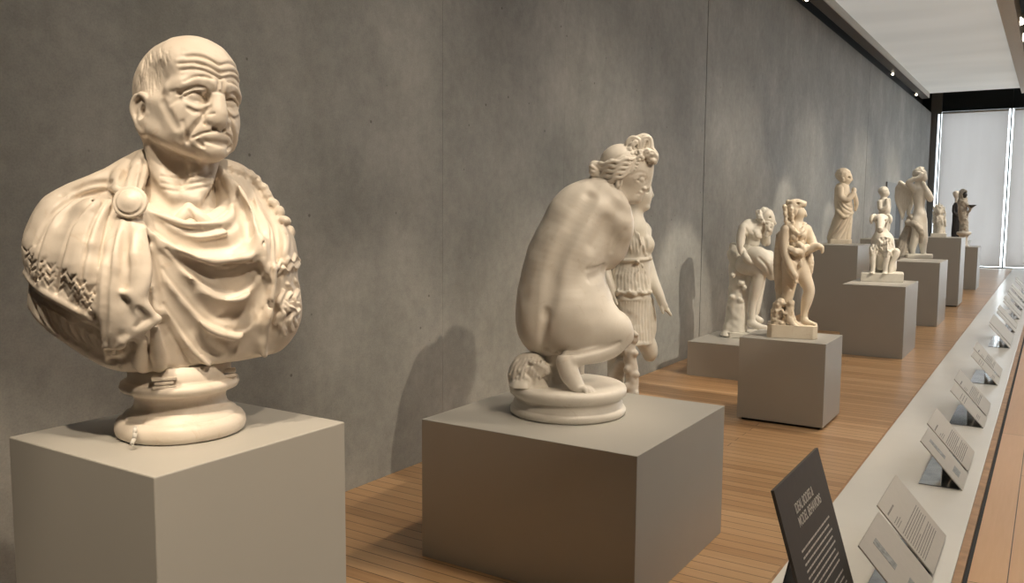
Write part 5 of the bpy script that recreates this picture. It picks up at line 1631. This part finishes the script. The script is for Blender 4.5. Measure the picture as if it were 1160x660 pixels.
seated_old_man(); lion_skin_hero(); robed_child(); small_boy(); hound(); winged_youth(); spiky_group(); hooded_figure(); black_robed()
def LIGHTS():
    W = (1.0, 0.82, 0.61)
    # bust: key from the right, softer lamp over the visitors' side
    spot((2.6, -0.4, 4.62), (1.77, 1.12, 1.40), 270, 22, .35, W)
    spot((4.7, 0.45, 4.7), (1.76, 1.15, 1.42), 300, 21, .4, W)
    spot((3.1, 0.2, 4.6), (1.96, 1.06, 1.15), 230, 13, .6, W)
    # crouching figure and huntress
    spot((5.5, 1.4, 4.6), (1.45, 3.5, 1.35), 500, 20, .9, W)
    spot((2.72, 6.4, 4.62), (1.5, 3.5, 1.3), 150, 20, .5, W)
    spot((5.5, 4.4, 4.6), (0.5, 5.6, 0.9), 520, 20, .9, W)
    for (x, y, z), p, c in (((.70, 8.5, 1.0), 560, 16), ((1.68, 6.75, 1.2), 480, 13), ((.72, 12.5, 1.75), 480, 14), ((1.65, 10.7, 1.2), 480, 13), ((1.65, 14.0, 1.65), 520, 14),
                            ((.96, 15.4, 1.7), 420, 12), ((1.6, 16.9, 1.6), 340, 12), ((1.75, 20.7, 1.5), 340, 13), ((1.42, 22.0, 1.6), 200, 12)):
        spot((5.5, y - 1.3, 4.6), (x, y, z), p * 1.35, c, .5, (1.0, .85, .66))
    # broad wall and floor wash from the lamp slot
    for y, p in ((2.5, 80), (4.5, 130), (7.5, 150), (11, 190), (15, 230), (19, 260), (23, 260)):
        spot((2.72, y, 4.62), (0.2, y - 1.0, 0.6), p, 70, 1.0, (1.0, .84, .64), .1)
    for y, p in ((3.4, 150), (5.4, 140), (7.6, 125), (10.5, 110), (14, 100), (18, 95)):
        spot((2.74, y, 4.62), (2.62, y - .2, 0.0), p, 62, 1.0, (1.0, .85, .66), .08)
    for y in (6, 10, 14, 19, 24):  # unseen fill lamps added to brighten the right-hand faces
        a = bpy.data.lights.new('right_fill', 'AREA'); a.shape = 'RECTANGLE'; a.size = 2.0; a.size_y = 4.5; a.energy = 36; a.color = (1.0, .94, .86)
        o = bpy.data.objects.new('right_fill', a); COL.objects.link(o); o.location = (5.5, y, 4.6)
# ================================================================= camera, light
cd = bpy.data.cameras.new('camera'); cam = bpy.data.objects.new('camera', cd); COL.objects.link(cam)
from mathutils import Matrix
mw = Matrix(((*RC[0], CAM[0]), (*RC[1], CAM[1]), (*RC[2], CAM[2]), (0, 0, 0, 1)))
cam.matrix_world = mw
cd.sensor_fit = 'HORIZONTAL'; cd.sensor_width = 36.0; cd.lens = 36.0 * FPX / 1160.0
cd.clip_start = 0.02; cd.clip_end = 200
SC.camera = cam

wd = bpy.data.worlds.new('daylight'); SC.world = wd; wd.use_nodes = True
bg = wd.node_tree.nodes['Background']
sky = wd.node_tree.nodes.new('ShaderNodeTexSky')
sky.sky_type = 'HOSEK_WILKIE'; sky.turbidity = 5
mxw = wd.node_tree.nodes.new('ShaderNodeMixRGB'); mxw.inputs['Fac'].default_value = 0.85
mxw.inputs['Color2'].default_value = (0.96, 0.98, 1.0, 1)
wd.node_tree.links.new(sky.outputs['Color'], mxw.inputs['Color1'])
wd.node_tree.links.new(mxw.outputs['Color'], bg.inputs['Color'])
bg.inputs['Strength'].default_value = 4.4


def spot(loc, target, power, cone=30, blend=0.5, col=(1.0, 0.82, 0.60), size=0.04):
    l = bpy.data.lights.new('spot_lamp', 'SPOT'); l.energy = power; l.color = col
    l.spot_size = math.radians(cone); l.spot_blend = blend; l.shadow_soft_size = size
    o = bpy.data.objects.new('spot_lamp', l); COL.objects.link(o)
    o.location = loc
    o.rotation_euler = (Vector(target) - Vector(loc)).to_track_quat('-Z', 'Y').to_euler()
    return o

LIGHTS()
SC.view_settings.view_transform = 'Standard'
SC.view_settings.look = 'None'
SC.view_settings.exposure = 0.36
SC.cycles.use_denoising = True
SC.cycles.max_bounces = 6
SC.cycles.diffuse_bounces = 4
